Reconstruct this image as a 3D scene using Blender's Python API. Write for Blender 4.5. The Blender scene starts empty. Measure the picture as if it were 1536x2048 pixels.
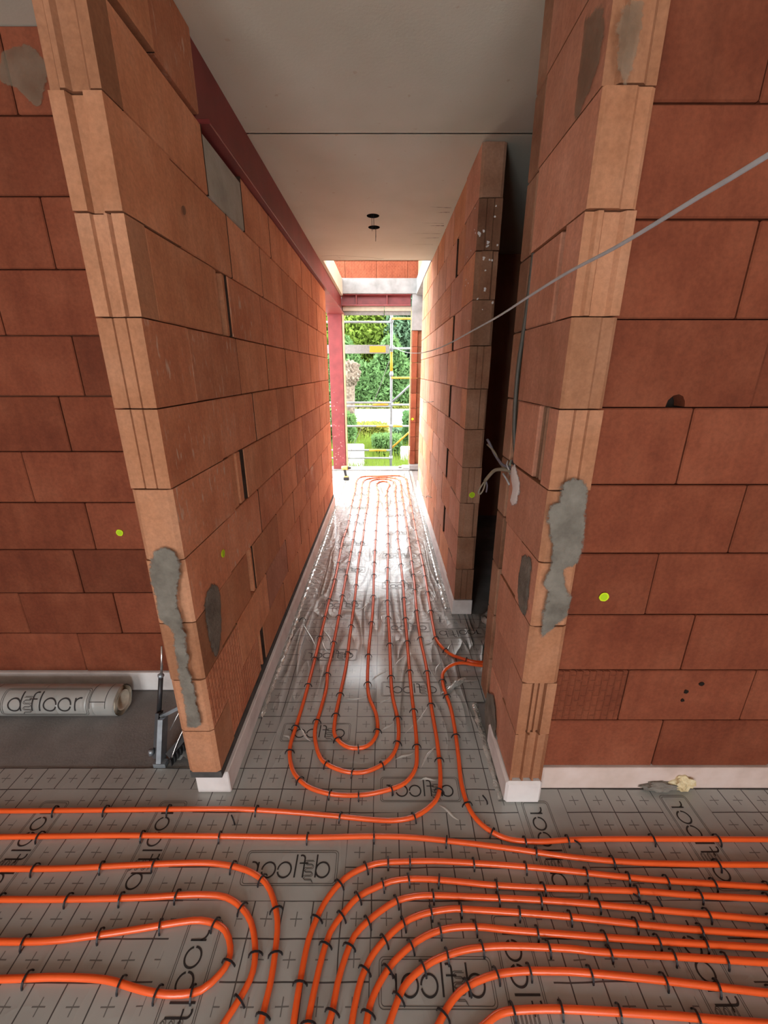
import bpy, bmesh, math, random
from mathutils import Vector, Matrix
import numpy as np

# ------------------------------------------------------------------ camera, sky, exposure
scene = bpy.context.scene
COL = scene.collection
cam_data = bpy.data.cameras.new('camera')
cam_data.sensor_fit = 'VERTICAL'
cam_data.sensor_height = 24.0
cam_data.lens = 824.0 / 2048.0 * 24.0
cam_data.clip_start = 0.02
cam_data.clip_end = 300
cam = bpy.data.objects.new('camera', cam_data)
cam.location = (0, 0, 1.73)
cam.rotation_euler = (math.radians(90 - 18.95), 0, 0)
COL.objects.link(cam)
scene.camera = cam

world = bpy.data.worlds.new('overcast_sky')
scene.world = world
world.use_nodes = True
bg = world.node_tree.nodes['Background']
bg.inputs['Color'].default_value = (0.95, 0.98, 1.0, 1)
bg.inputs['Strength'].default_value = 10.5

vs = scene.view_settings
vs.view_transform = 'Standard'
vs.look = 'None'
vs.gamma = 1.0
vs.use_curve_mapping = False
vs.exposure = 0.2
scene.cycles.use_denoising = True
scene.cycles.max_bounces = 5
scene.cycles.diffuse_bounces = 4
scene.cycles.glossy_bounces = 2
scene.cycles.use_adaptive_sampling = True
scene.cycles.adaptive_threshold = 0.06
scene.cycles.time_limit = 900
scene.cycles.sample_clamp_indirect = 6.0


def window_portal(name, loc, rot, sx, sy):
    d = bpy.data.lights.new(name, 'AREA')
    d.shape = 'RECTANGLE'
    d.size, d.size_y = sx, sy
    d.cycles.is_portal = True
    o = bpy.data.objects.new(name, d)
    o.location, o.rotation_euler = loc, rot
    COL.objects.link(o)


# sky portals sit in the real openings of the house; they only guide sampling of the sky
window_portal('portal_garden_opening', (-0.1, 7.62, 1.4), (math.radians(-90), 0, 0), 2.4, 3.0)
window_portal('portal_stair_opening', (-1.5, 6.6, 4.5), (0, 0, 0), 2.9, 2.3)
window_portal('portal_room_window_a', (-1.7, -3.0, 1.3), (math.radians(90), 0, 0), 1.1, 2.4)
window_portal('portal_room_window_b', (1.1, -3.0, 1.3), (math.radians(90), 0, 0), .9, 2.4)
PIPE_CORRIDOR = [(-1.585, 1.208), (-1.559, 1.208), (-1.13, 1.212), (-0.79, 1.216), (-0.622, 1.216), (-0.429, 1.206), (-0.204, 1.188), (-0.036, 1.172), (0.044, 1.17), (0.122, 1.184), (0.196, 1.229), (0.231, 1.271), (0.251, 1.349), (0.26, 1.523), (0.256, 1.776), (0.26, 2.079), (0.247, 2.364), (0.248, 2.742), (0.26, 3.185), (0.262, 3.572), (0.264, 4.069), (0.266, 4.556), (0.269, 5.086), (0.266, 5.532), (0.264, 6.149), (0.267, 6.507), (0.232, 6.7), (0.135, 6.798), (-0.023, 6.833), (-0.223, 6.757), (-0.305, 6.672), (-0.341, 6.534), (-0.329, 5.654), (-0.333, 4.952), (-0.334, 4.445), (-0.331, 3.827), (-0.335, 3.185), (-0.334, 2.742), (-0.337, 2.186), (-0.341, 2.041), (-0.33, 1.91), (-0.341, 1.736), (-0.35, 1.624), (-0.333, 1.535), (-0.288, 1.441), (-0.216, 1.398), (-0.143, 1.38), (-0.072, 1.387), (0.026, 1.449), (0.066, 1.535), (0.073, 1.665), (0.047, 1.849), (0.04, 2.066), (0.038, 2.348), (0.028, 2.73), (0.029, 3.232), (0.04, 3.786), (0.041, 4.237), (0.045, 4.731), (0.039, 5.301), (0.047, 6.006), (0.087, 6.401), (0.047, 6.534), (-0.029, 6.561), (-0.102, 6.464), (-0.119, 6.349), (-0.083, 5.825), (-0.089, 5.052), (-0.091, 4.556), (-0.092, 4.069), (-0.093, 3.609), (-0.09, 3.232), (-0.085, 2.73), (-0.099, 2.236), (-0.094, 1.921), (-0.08, 1.828), (-0.039, 1.702), (-0.037, 1.585), (-0.081, 1.519), (-0.17, 1.511), (-0.243, 1.577), (-0.255, 1.684), (-0.248, 1.833), (-0.234, 2.079), (-0.234, 2.42), (-0.233, 2.878), (-0.243, 3.628), (-0.23, 4.188), (-0.234, 4.731), (-0.225, 5.301), (-0.233, 6.401), (-0.211, 6.588), (-0.136, 6.683), (-0.023, 6.717), (0.062, 6.7), (0.145, 6.588), (0.179, 6.401), (0.164, 5.739), (0.167, 5.191), (0.157, 4.613), (0.148, 4.069), (0.158, 3.508), (0.161, 2.957), (0.157, 2.73), (0.157, 2.548), (0.155, 2.207), (0.155, 1.899), (0.16, 1.633), (0.157, 1.495), (0.143, 1.398), (0.091, 1.329), (0.009, 1.296), (-0.084, 1.277), (-0.182, 1.275), (-0.257, 1.286), (-0.336, 1.315), (-0.405, 1.376), (-0.432, 1.427), (-0.45, 1.487), (-0.455, 1.535), (-0.45, 1.629), (-0.441, 1.823), (-0.436, 2.138), (-0.434, 2.79), (-0.428, 3.232), (-0.435, 3.628), (-0.442, 4.046), (-0.426, 4.556), (-0.442, 5.301), (-0.44, 6.053), (-0.45, 6.616), (-0.399, 6.845), (-0.3, 6.904), (-0.082, 6.916), (0.137, 6.947), (0.283, 6.934), (0.351, 6.815), (0.372, 6.672), (0.366, 6.053), (0.365, 5.301), (0.36, 4.792), (0.358, 4.152), (0.363, 3.526), (0.356, 2.871), (0.35, 2.504), (0.356, 2.348), (0.422, 2.207), (0.496, 2.158), (0.593, 2.125)]
PIPE_DOOR = [(0.581, 2.072), (0.462, 2.089), (0.396, 2.066), (0.354, 2.022), (0.342, 1.933), (0.359, 1.766), (0.359, 1.62), (0.351, 1.464), (0.341, 1.316), (0.356, 1.212), (0.392, 1.153), (0.469, 1.104), (0.573, 1.091), (0.766, 1.099), (1.182, 1.1), (1.487, 1.099)]
PIPE_CROSS = [(-1.497, 1.108), (-1.239, 1.111), (-1.031, 1.113), (-0.686, 1.111), (-0.298, 1.106), (-0.039, 1.11), (0.105, 1.106), (0.333, 1.084), (0.503, 1.063), (0.695, 1.038), (0.917, 1.02), (1.228, 1.013), (1.41, 1.012)]
PIPE_LEFT = [[(-1.401, 0.999), (-1.172, 1.0), (-0.944, 1.01), (-0.711, 1.018), (-0.623, 1.016), (-0.534, 1.003), (-0.476, 0.986), (-0.418, 0.954), (-0.38, 0.907), (-0.352, 0.849), (-0.342, 0.791), (-0.337, 0.715), (-0.342, 0.637)], [(-1.32, 0.907), (-1.027, 0.908), (-0.818, 0.913), (-0.674, 0.92), (-0.609, 0.92), (-0.545, 0.913), (-0.48, 0.883), (-0.438, 0.845), (-0.409, 0.791), (-0.397, 0.744), (-0.4, 0.709), (-0.419, 0.668), (-0.442, 0.629)], [(-1.222, 0.796), (-1.065, 0.798), (-0.915, 0.813), (-0.78, 0.83), (-0.688, 0.843), (-0.608, 0.85), (-0.555, 0.841), (-0.514, 0.823), (-0.484, 0.782), (-0.479, 0.748), (-0.494, 0.722), (-0.536, 0.688), (-0.612, 0.679), (-0.685, 0.684), (-0.738, 0.693), (-0.827, 0.709), (-0.971, 0.715), (-1.148, 0.711)]]
PIPE_RIGHT = [[(-0.252, 0.622), (-0.251, 0.679), (-0.247, 0.748), (-0.241, 0.801), (-0.224, 0.855), (-0.192, 0.914), (-0.14, 0.969), (-0.095, 0.994), (-0.033, 1.015), (0.096, 1.023), (0.215, 1.023), (0.354, 1.016), (0.497, 1.007), (0.681, 0.991), (0.853, 0.974), (0.99, 0.963), (1.349, 0.942)], [(-0.212, 0.622), (-0.211, 0.642), (-0.203, 0.698), (-0.193, 0.757), (-0.175, 0.818), (-0.142, 0.862), (-0.09, 0.914), (-0.032, 0.94), (0.025, 0.96), (0.088, 0.967), (0.145, 0.967), (0.253, 0.96), (0.375, 0.949), (0.561, 0.94), (0.652, 0.937), (0.904, 0.93), (1.056, 0.92), (1.32, 0.908)], [(-0.154, 0.622), (-0.147, 0.644), (-0.138, 0.701), (-0.121, 0.757), (-0.096, 0.81), (-0.054, 0.847), (-0.013, 0.874), (0.043, 0.903), (0.107, 0.916), (0.17, 0.918), (0.301, 0.914), (0.488, 0.907), (0.636, 0.899), (0.826, 0.885), (1.021, 0.87), (1.269, 0.851)], [(-0.09, 0.622), (-0.083, 0.66), (-0.069, 0.709), (-0.046, 0.751), (-0.016, 0.785), (0.064, 0.843), (0.112, 0.862), (0.158, 0.872), (0.24, 0.881), (0.282, 0.879), (0.454, 0.87), (0.619, 0.859), (0.719, 0.85), (0.949, 0.83), (1.236, 0.813)], [(-0.049, 0.622), (-0.041, 0.655), (-0.026, 0.684), (-0.003, 0.715), (0.029, 0.748), (0.104, 0.797), (0.157, 0.818), (0.21, 0.829), (0.299, 0.833), (0.405, 0.825), (0.599, 0.813), (0.896, 0.796), (1.208, 0.781)], [(0.015, 0.622), (0.031, 0.652), (0.056, 0.692), (0.093, 0.721), (0.149, 0.75), (0.245, 0.775), (0.309, 0.782), (0.373, 0.785), (0.585, 0.779), (0.651, 0.773), (0.943, 0.759), (1.161, 0.748)], [(0.153, 0.622), (0.18, 0.652), (0.221, 0.684), (0.275, 0.706), (0.339, 0.721), (0.418, 0.728), (0.507, 0.728), (0.565, 0.727), (0.794, 0.711), (1.04, 0.689)], [(0.284, 0.622), (0.314, 0.637), (0.346, 0.645), (0.413, 0.649), (0.481, 0.65), (0.532, 0.649), (0.794, 0.638), (0.981, 0.627)]]
MORTAR_Y = [(1.256, 'left', [(-0.772, 1.156), (-0.736, 1.17), (-0.697, 1.156), (-0.697, 1.072), (-0.718, 0.975), (-0.715, 0.884), (-0.718, 0.789), (-0.724, 0.679), (-0.719, 0.586), (-0.72, 0.491), (-0.721, 0.416), (-0.766, 0.404), (-0.764, 0.491), (-0.765, 0.633), (-0.758, 0.767), (-0.756, 0.853), (-0.79, 0.894), (-0.79, 0.995), (-0.796, 1.072)]), (1.238, 'right', [(0.554, 1.397), (0.591, 1.413), (0.628, 1.39), (0.638, 1.312), (0.646, 1.209), (0.642, 1.128), (0.603, 1.109), (0.605, 1.063), (0.638, 0.986), (0.63, 0.916), (0.6, 0.886), (0.562, 0.84), (0.554, 0.946), (0.556, 1.025), (0.535, 1.053), (0.554, 1.1), (0.55, 1.191), (0.53, 1.261), (0.525, 1.32), (0.552, 1.337)]), (1.238, 'right', [(0.531, 2.494), (0.573, 2.506), (0.578, 2.443), (0.573, 2.39), (0.563, 2.372), (0.546, 2.39), (0.534, 2.443)]), (1.908, 'cross', [(-1.351, 2.795), (-1.25, 2.809), (-1.206, 2.761), (-1.228, 2.691), (-1.268, 2.645), (-1.333, 2.705), (-1.377, 2.719)])]
MORTAR_X = [(-0.678, 'left', [(1.385, 0.93), (1.447, 0.928), (1.491, 0.892), (1.484, 0.791), (1.439, 0.676), (1.382, 0.635), (1.363, 0.685), (1.35, 0.787), (1.355, 0.872)]), (0.518, 'right', [(1.405, 1.077), (1.318, 1.099), (1.302, 0.988), (1.309, 0.881), (1.366, 0.876), (1.408, 0.928), (1.412, 1.011)]), (0.518, 'right', [(1.657, 0.206), (1.551, 0.274), (1.482, 0.179), (1.458, 0.055), (1.471, -0.071), (1.58, -0.019), (1.669, 0.083)]), (0.518, 'right', [(1.409, 2.58), (1.31, 2.538), (1.292, 2.438), (1.349, 2.389), (1.397, 2.376), (1.409, 2.481)])]
PLASTER_RING = [(1.642, 1.357), (1.595, 1.378), (1.553, 1.348), (1.523, 1.316), (1.519, 1.268), (1.556, 1.225), (1.61, 1.225), (1.595, 1.28), (1.627, 1.315)]
STRUNG_CABLE = [(0.466, 0.614, 1.977), (0.462, 0.719, 1.971), (0.453, 0.915, 1.958), (0.444, 1.129, 1.954), (0.434, 1.368, 1.94), (0.422, 1.651, 1.92), (0.404, 2.103, 1.901), (0.384, 2.583, 1.881), (0.361, 3.13, 1.871), (0.326, 3.99, 1.88), (0.277, 5.196, 1.931), (0.218, 6.652, 2.029), (0.157, 8.188, 2.176)]
FOLDS = [[(0.14, 1.496), (0.053, 1.451)], [(0.248, 1.526), (0.164, 1.413)], [(0.051, 1.675), (-0.019, 1.607)], [(0.241, 1.776), (0.111, 1.599)], [(0.035, 1.849), (-0.028, 1.791)], [(0.016, 2.065), (-0.073, 1.979)], [(0.146, 2.206), (0.048, 2.091)], [(-0.232, 1.833), (-0.097, 1.839)], [(-0.437, 1.634), (-0.361, 1.556)], [(-0.582, 2.563), (-0.446, 2.256)], [(-0.426, 2.346), (-0.369, 2.241)], [(-0.42, 2.476), (-0.337, 2.285)], [(0.354, 1.944), (0.553, 1.979)], [(0.355, 2.144), (0.305, 2.028)], [(0.456, 2.331), (0.387, 2.185)], [(-0.501, 1.594), (-0.466, 1.565)], [(0.159, 1.35), (0.233, 1.357)], [(0.231, 1.235), (0.306, 1.182)], [(-0.181, 2.713), (-0.141, 2.815)], [(-0.028, 2.655), (0.004, 2.545)], [(0.323, 2.346), (0.25, 2.285)]]

RND = random.Random(7)
CEIL = 2.871
Z0 = 0.121          # underside of the first clay course
CH = 0.25           # course height
XL, XR = -0.68, 0.52   # corridor faces
TW = 0.13           # wall thickness

# ------------------------------------------------------------------ materials
MATS = {}


def new_mat(name):
    m = bpy.data.materials.new(name)
    m.use_nodes = True
    nt = m.node_tree
    return m, nt, nt.nodes['Principled BSDF']


def N(nt, kind, **kw):
    n = nt.nodes.new(kind)
    for k, v in kw.items():
        setattr(n, k, v)
    return n


def math_node(nt, op, a, b=None, c=None):
    n = nt.nodes.new('ShaderNodeMath')
    n.operation = op
    for i, x in enumerate((a, b, c)):
        if x is None:
            continue
        if isinstance(x, (int, float)):
            n.inputs[i].default_value = x
        else:
            nt.links.new(x, n.inputs[i])
    return n.outputs[0]


def mix_col(nt, fac, a, b, mode='MIX'):
    n = nt.nodes.new('ShaderNodeMix')
    n.data_type = 'RGBA'
    n.blend_type = mode
    for sock, x in ((n.inputs[0], fac), (n.inputs[6], a), (n.inputs[7], b)):
        if isinstance(x, (int, float)):
            sock.default_value = x
        elif isinstance(x, tuple):
            sock.default_value = x if len(x) == 4 else (*x, 1)
        else:
            nt.links.new(x, sock)
    return n.outputs[2]


def ramp(nt, fac, stops):
    n = nt.nodes.new('ShaderNodeValToRGB')
    el = n.color_ramp.elements
    while len(el) < len(stops):
        el.new(0.5)
    for e, (p, col) in zip(el, stops):
        e.position = p
        e.color = col if len(col) == 4 else (*col, 1)
    nt.links.new(fac, n.inputs[0])
    return n.outputs[0]


def noise(nt, vec, scale, detail=3, rough=0.55, dist=0.0):
    n = nt.nodes.new('ShaderNodeTexNoise')
    n.inputs['Scale'].default_value = scale
    n.inputs['Detail'].default_value = detail
    n.inputs['Roughness'].default_value = rough
    n.inputs['Distortion'].default_value = dist
    if vec is not None:
        nt.links.new(vec, n.inputs['Vector'])
    return n.outputs['Fac']


def bump(nt, bsdf, h, strength, dist=0.01):
    b = nt.nodes.new('ShaderNodeBump')
    b.inputs['Strength'].default_value = strength
    b.inputs['Distance'].default_value = dist
    nt.links.new(h, b.inputs['Height'])
    nt.links.new(b.outputs[0], bsdf.inputs['Normal'])
    return b


def random_vec(nt):
    """object coordinates shifted by a random amount per object, so shared meshes look different"""
    tc = N(nt, 'ShaderNodeTexCoord')
    oi = N(nt, 'ShaderNodeObjectInfo')
    sc = N(nt, 'ShaderNodeVectorMath', operation='SCALE')
    comb = N(nt, 'ShaderNodeCombineXYZ')
    r = oi.outputs['Random']
    for i, k in enumerate((37.0, 91.0, 53.0)):
        nt.links.new(math_node(nt, 'MULTIPLY', r, k), comb.inputs[i])
    add = N(nt, 'ShaderNodeVectorMath', operation='ADD')
    nt.links.new(tc.outputs['Object'], add.inputs[0])
    nt.links.new(comb.outputs[0], add.inputs[1])
    return add.outputs[0], r, tc.outputs['Object']


def scaled(nt, vec, sx, sy, sz):
    m = N(nt, 'ShaderNodeMapping')
    m.inputs['Scale'].default_value = (sx, sy, sz)
    nt.links.new(vec, m.inputs['Vector'])
    return m.outputs[0]


def clay(name, base, dark, light, streak=0.5, waffle=0.0, flake=0.0, spread=0.32):
    m, nt, b = new_mat(name)
    v, r, obj = random_vec(nt)
    n1 = noise(nt, v, 5.0, 2)
    n2 = noise(nt, scaled(nt, v, 26, 26, 3.0), 1.0, 3)
    col = ramp(nt, n1, [(0.25, dark), (0.5, base), (0.78, light)])
    tint = ramp(nt, r, [(0.0, (1 - spread, 1 - spread, 1 - spread)), (0.5, (1, 1, 1)), (1.0, (1 + spread * .55, 1 + spread * .75, 1 + spread * 0.95))])
    col = mix_col(nt, 1.0, col, tint, 'MULTIPLY')
    st = ramp(nt, n2, [(0.3, (0.8, 0.8, 0.8)), (0.6, (1.06, 1.06, 1.06))])
    col = mix_col(nt, streak, col, mix_col(nt, 1.0, col, st, 'MULTIPLY'))
    gr = ramp(nt, noise(nt, v, 70, 2, .7), [(0.3, (0.86, 0.86, 0.86)), (0.7, (1.08, 1.08, 1.08))])
    col = mix_col(nt, 1.0, col, gr, 'MULTIPLY')
    if flake > 0:
        fl = noise(nt, scaled(nt, v, 48, 48, 14), 1.0, 2, 0.6)
        big = noise(nt, v, 3.0, 2)
        f = math_node(nt, 'MULTIPLY', math_node(nt, 'SUBTRACT', fl, 0.60), 9.0)
        f = math_node(nt, 'MULTIPLY', f, math_node(nt, 'MULTIPLY', math_node(nt, 'SUBTRACT', big, 0.38), 5.0))
        n = N(nt, 'ShaderNodeClamp')
        nt.links.new(f, n.inputs[0])
        col = mix_col(nt, math_node(nt, 'MULTIPLY', n.outputs[0], flake), col, (0.62, 0.45, 0.34))
    nt.links.new(col, b.inputs['Base Color'])
    b.inputs['Roughness'].default_value = 0.88
    b.inputs['Specular IOR Level'].default_value = 0.25
    fine = noise(nt, v, 160.0, 1)
    h = math_node(nt, 'ADD', math_node(nt, 'MULTIPLY', fine, 0.5), math_node(nt, 'MULTIPLY', n2, 0.6))
    if waffle > 0:
        br = N(nt, 'ShaderNodeTexBrick')
        sep = N(nt, 'ShaderNodeSeparateXYZ')
        nt.links.new(obj, sep.inputs[0])
        cmb = N(nt, 'ShaderNodeCombineXYZ')
        nt.links.new(sep.outputs[2], cmb.inputs[0])
        nt.links.new(math_node(nt, 'ADD', sep.outputs[0], sep.outputs[1]), cmb.inputs[1])
        nt.links.new(cmb.outputs[0], br.inputs['Vector'])
        br.inputs['Scale'].default_value = 1.0
        br.inputs['Brick Width'].default_value = 0.050
        br.inputs['Row Height'].default_value = 0.026
        br.inputs['Mortar Size'].default_value = 0.006
        br.inputs['Mortar Smooth'].default_value = 1.0
        h = math_node(nt, 'SUBTRACT', h, math_node(nt, 'MULTIPLY', br.outputs['Fac'], 2.2 * waffle))
        bump(nt, b, h, 0.5, 0.007)
    else:
        bump(nt, b, h, 0.3, 0.003)
    MATS[name] = m
    return m


clay('clay_face', (0.62, 0.265, 0.135), (0.53, 0.205, 0.10), (0.70, 0.33, 0.185), spread=.22)
clay('clay_flaky', (0.60, 0.24, 0.125), (0.50, 0.18, 0.09), (0.67, 0.30, 0.17), flake=0.85, spread=.2)
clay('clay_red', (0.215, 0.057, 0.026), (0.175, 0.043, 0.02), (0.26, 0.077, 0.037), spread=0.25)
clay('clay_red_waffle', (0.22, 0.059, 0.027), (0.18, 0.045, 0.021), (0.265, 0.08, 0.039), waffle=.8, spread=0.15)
clay('clay_waffle', (0.60, 0.24, 0.125), (0.51, 0.185, 0.095), (0.67, 0.30, 0.175), waffle=1.0, spread=0.2)
clay('clay_pink', (0.60, 0.275, 0.175), (0.50, 0.215, 0.13), (0.67, 0.335, 0.225), spread=.22)
clay('clay_end', (0.42, 0.19, 0.098), (0.355, 0.15, 0.073), (0.47, 0.23, 0.13), spread=0.22)
clay('clay_brown', (0.31, 0.155, 0.09), (0.23, 0.10, 0.055), (0.40, 0.22, 0.14))


def stone(name, base, dark, light, scale=4.0, rough=0.9, bmp=0.35, spots=None, fine=90.0):
    m, nt, b = new_mat(name)
    tc = N(nt, 'ShaderNodeNewGeometry')
    v = tc.outputs['Position']
    n1 = noise(nt, v, scale, 3, 0.6)
    col = ramp(nt, n1, [(0.3, dark), (0.5, base), (0.72, light)])
    if spots:
        s = noise(nt, v, 22, 2, 0.4)
        s2 = ramp(nt, s, [(0.73, (0, 0, 0)), (0.77, (1, 1, 1))])
        col = mix_col(nt, s2, col, spots)
    nt.links.new(col, b.inputs['Base Color'])
    b.inputs['Roughness'].default_value = rough
    b.inputs['Specular IOR Level'].default_value = 0.2
    f = noise(nt, v, fine, 2)
    bump(nt, b, f, bmp, 0.004)
    MATS[name] = m
    return m


stone('mortar', (0.20, 0.18, 0.155), (0.15, 0.135, 0.115), (0.27, 0.245, 0.21), 9.0, bmp=0.8, fine=120)
stone('mortar_pale', (0.40, 0.385, 0.32), (0.33, 0.31, 0.26), (0.46, 0.445, 0.385), 7.0, bmp=.6)
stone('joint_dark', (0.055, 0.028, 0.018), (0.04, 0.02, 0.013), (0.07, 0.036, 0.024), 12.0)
stone('pocket_shade_brown', (0.045, 0.026, 0.018), (0.03, 0.017, 0.012), (0.06, 0.035, 0.025), 20.0)  # dark brown for the shade inside the open wall pockets
stone('bitumen', (0.085, 0.082, 0.078), (0.065, 0.062, 0.06), (0.11, 0.105, 0.10), 12.0)
stone('mortar_joint', (0.20, 0.085, 0.05), (0.14, 0.055, 0.03), (0.25, 0.12, 0.075), 12.0)
stone('concrete_ceiling', (0.625, 0.615, 0.52), (0.585, 0.575, 0.48), (0.665, 0.655, 0.56), 1.6, bmp=0.12, spots=(0.56, 0.51, 0.41))
stone('concrete_grey', (0.25, 0.25, 0.245), (0.19, 0.19, 0.185), (0.31, 0.31, 0.305), 5.0, bmp=0.6)
stone('concrete_floor', (0.22, 0.205, 0.195), (0.17, 0.16, 0.15), (0.29, 0.27, 0.255), 3.0, bmp=0.5, rough=0.7)
stone('base_white', (0.74, 0.70, 0.68), (0.60, 0.56, 0.54), (0.80, 0.77, 0.75), 6.0, bmp=0.3)
stone('base_pinkish', (0.66, 0.53, 0.47), (0.56, 0.44, 0.38), (0.72, 0.60, 0.55), 6.0, bmp=0.3)
stone('plaster_white', (0.78, 0.75, 0.73), (0.70, 0.67, 0.65), (0.84, 0.82, 0.80), 20.0, bmp=0.7)
stone('foam_yellow', (0.72, 0.60, 0.36), (0.55, 0.42, 0.22), (0.80, 0.72, 0.50), 30.0, bmp=0.9)
stone('room_wall', (0.50, 0.24, 0.15), (0.42, 0.18, 0.10), (0.56, 0.30, 0.20), 2.0, bmp=0.3)
stone('asphalt', (0.42, 0.43, 0.43), (0.37, 0.38, 0.38), (0.47, 0.48, 0.48), 1.0, bmp=0.2)
stone('soil', (0.10, 0.13, 0.05), (0.075, 0.09, 0.04), (0.14, 0.18, 0.06), 1.5, bmp=0.5)
stone('bark', (0.15, 0.115, 0.085), (0.07, 0.05, 0.038), (0.22, 0.18, 0.14), 14.0, bmp=0.9, fine=30)


def plain(name, col, rough=0.5, metal=0.0, spec=0.5, var=0.12, scale=30.0, coat=0.0, bmp=0.0):
    m, nt, b = new_mat(name)
    g = N(nt, 'ShaderNodeNewGeometry')
    n1 = noise(nt, g.outputs['Position'], scale, 3)
    lo = tuple(c * (1 - var) for c in col)
    hi = tuple(min(1, c * (1 + var)) for c in col)
    nt.links.new(ramp(nt, n1, [(0.3, lo), (0.7, hi)]), b.inputs['Base Color'])
    b.inputs['Roughness'].default_value = rough
    b.inputs['Metallic'].default_value = metal
    b.inputs['Specular IOR Level'].default_value = spec
    b.inputs['Coat Weight'].default_value = coat
    b.inputs['Coat Roughness'].default_value = 0.1
    if bmp:
        bump(nt, b, noise(nt, g.outputs['Position'], scale * 4, 3), bmp, 0.003)
    MATS[name] = m
    return m


plain('pipe_orange', (0.90, 0.118, 0.018), 0.30, spec=0.55, var=0.06, scale=6, coat=0.15)
plain('clip_black', (0.018, 0.017, 0.02), 0.45, spec=0.4)
plain('ink_black', (0.03, 0.028, 0.028), 0.5, spec=0.35)
plain('ink_grey', (0.11, 0.105, 0.098), 0.5, spec=0.35)
plain('steel_red', (0.20, 0.028, 0.026), 0.5, spec=0.45, var=0.18, scale=5)
plain('steel_red_light', (0.21, 0.036, 0.038), 0.5, spec=0.45, var=0.15, scale=9)
plain('paint_fleck', (0.5, 0.2, 0.18), 0.7)
plain('galvanised', (0.24, 0.25, 0.26), 0.5, metal=0.2, var=0.15, scale=14)
plain('steel_grey', (0.30, 0.34, 0.37), 0.38, metal=0.6, var=0.2, scale=20)
plain('steel_dark', (0.035, 0.035, 0.038), 0.45, metal=0.2)
plain('steel_bright', (0.7, 0.68, 0.66), 0.25, metal=0.9, var=0.08)
plain('rail_yellow', (0.52, 0.26, 0.01), 0.5, var=0.1)
plain('board_grey', (0.20, 0.19, 0.175), 0.7, var=0.15)
plain('marker_yellow', (0.62, 0.80, 0.005), 0.6, var=0.03)
plain('marker_green', (0.42, 0.68, 0.0), 0.6, var=0.03)
plain('cable_pale', (0.46, 0.48, 0.50), 0.55, var=0.1)
plain('cable_dark', (0.09, 0.085, 0.07), 0.5)
plain('wire_beige', (0.20, 0.165, 0.115), 0.6)
plain('wire_mauve', (0.13, 0.115, 0.14), 0.6)
plain('wood_pale', (0.40, 0.29, 0.15), 0.7, var=0.2, scale=12)
plain('wood_blind', (0.42, 0.37, 0.28), 0.7, var=0.12, scale=12)
plain('roll_core', (0.66, 0.58, 0.46), 0.8)
plain('tool_yellow', (0.85, 0.55, 0.12), 0.45)
plain('tool_black', (0.02, 0.02, 0.022), 0.5)
plain('mauve_board', (0.34, 0.22, 0.30), 0.6)
plain('white_block', (0.62, 0.62, 0.61), 0.8, var=0.05)
plain('void_shade', (0.02, 0.015, 0.012), 0.95, spec=0.05)  # near-black colour standing for the shade inside holes and hollow walls


def leaf(name, col, tr):
    m, nt, b = new_mat(name)
    nt.nodes.remove(b)
    g = N(nt, 'ShaderNodeNewGeometry')
    n1 = noise(nt, g.outputs['Position'], 1.7, 3)
    c1 = ramp(nt, n1, [(0.3, tuple(c * 0.6 for c in col)), (0.7, tuple(min(1, c * 1.35) for c in col))])
    d = N(nt, 'ShaderNodeBsdfDiffuse')
    t = N(nt, 'ShaderNodeBsdfTranslucent')
    nt.links.new(c1, d.inputs['Color'])
    t.inputs['Color'].default_value = (*tr, 1)
    mx = N(nt, 'ShaderNodeMixShader')
    mx.inputs[0].default_value = 0.4
    nt.links.new(d.outputs[0], mx.inputs[1])
    nt.links.new(t.outputs[0], mx.inputs[2])
    nt.links.new(mx.outputs[0], nt.nodes['Material Output'].inputs['Surface'])
    MATS[name] = m


leaf('leaf_dark', (0.06, 0.125, 0.05), (0.10, 0.20, 0.06))
leaf('leaf_mid', (0.11, 0.20, 0.075), (0.17, 0.28, 0.085))
leaf('leaf_lime', (0.15, 0.22, 0.04), (0.23, 0.31, 0.05))
leaf('leaf_blue', (0.12, 0.20, 0.12), (0.13, 0.22, 0.12))
leaf('leaf_yellow', (0.20, 0.215, 0.05), (0.25, 0.27, 0.06))


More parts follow.
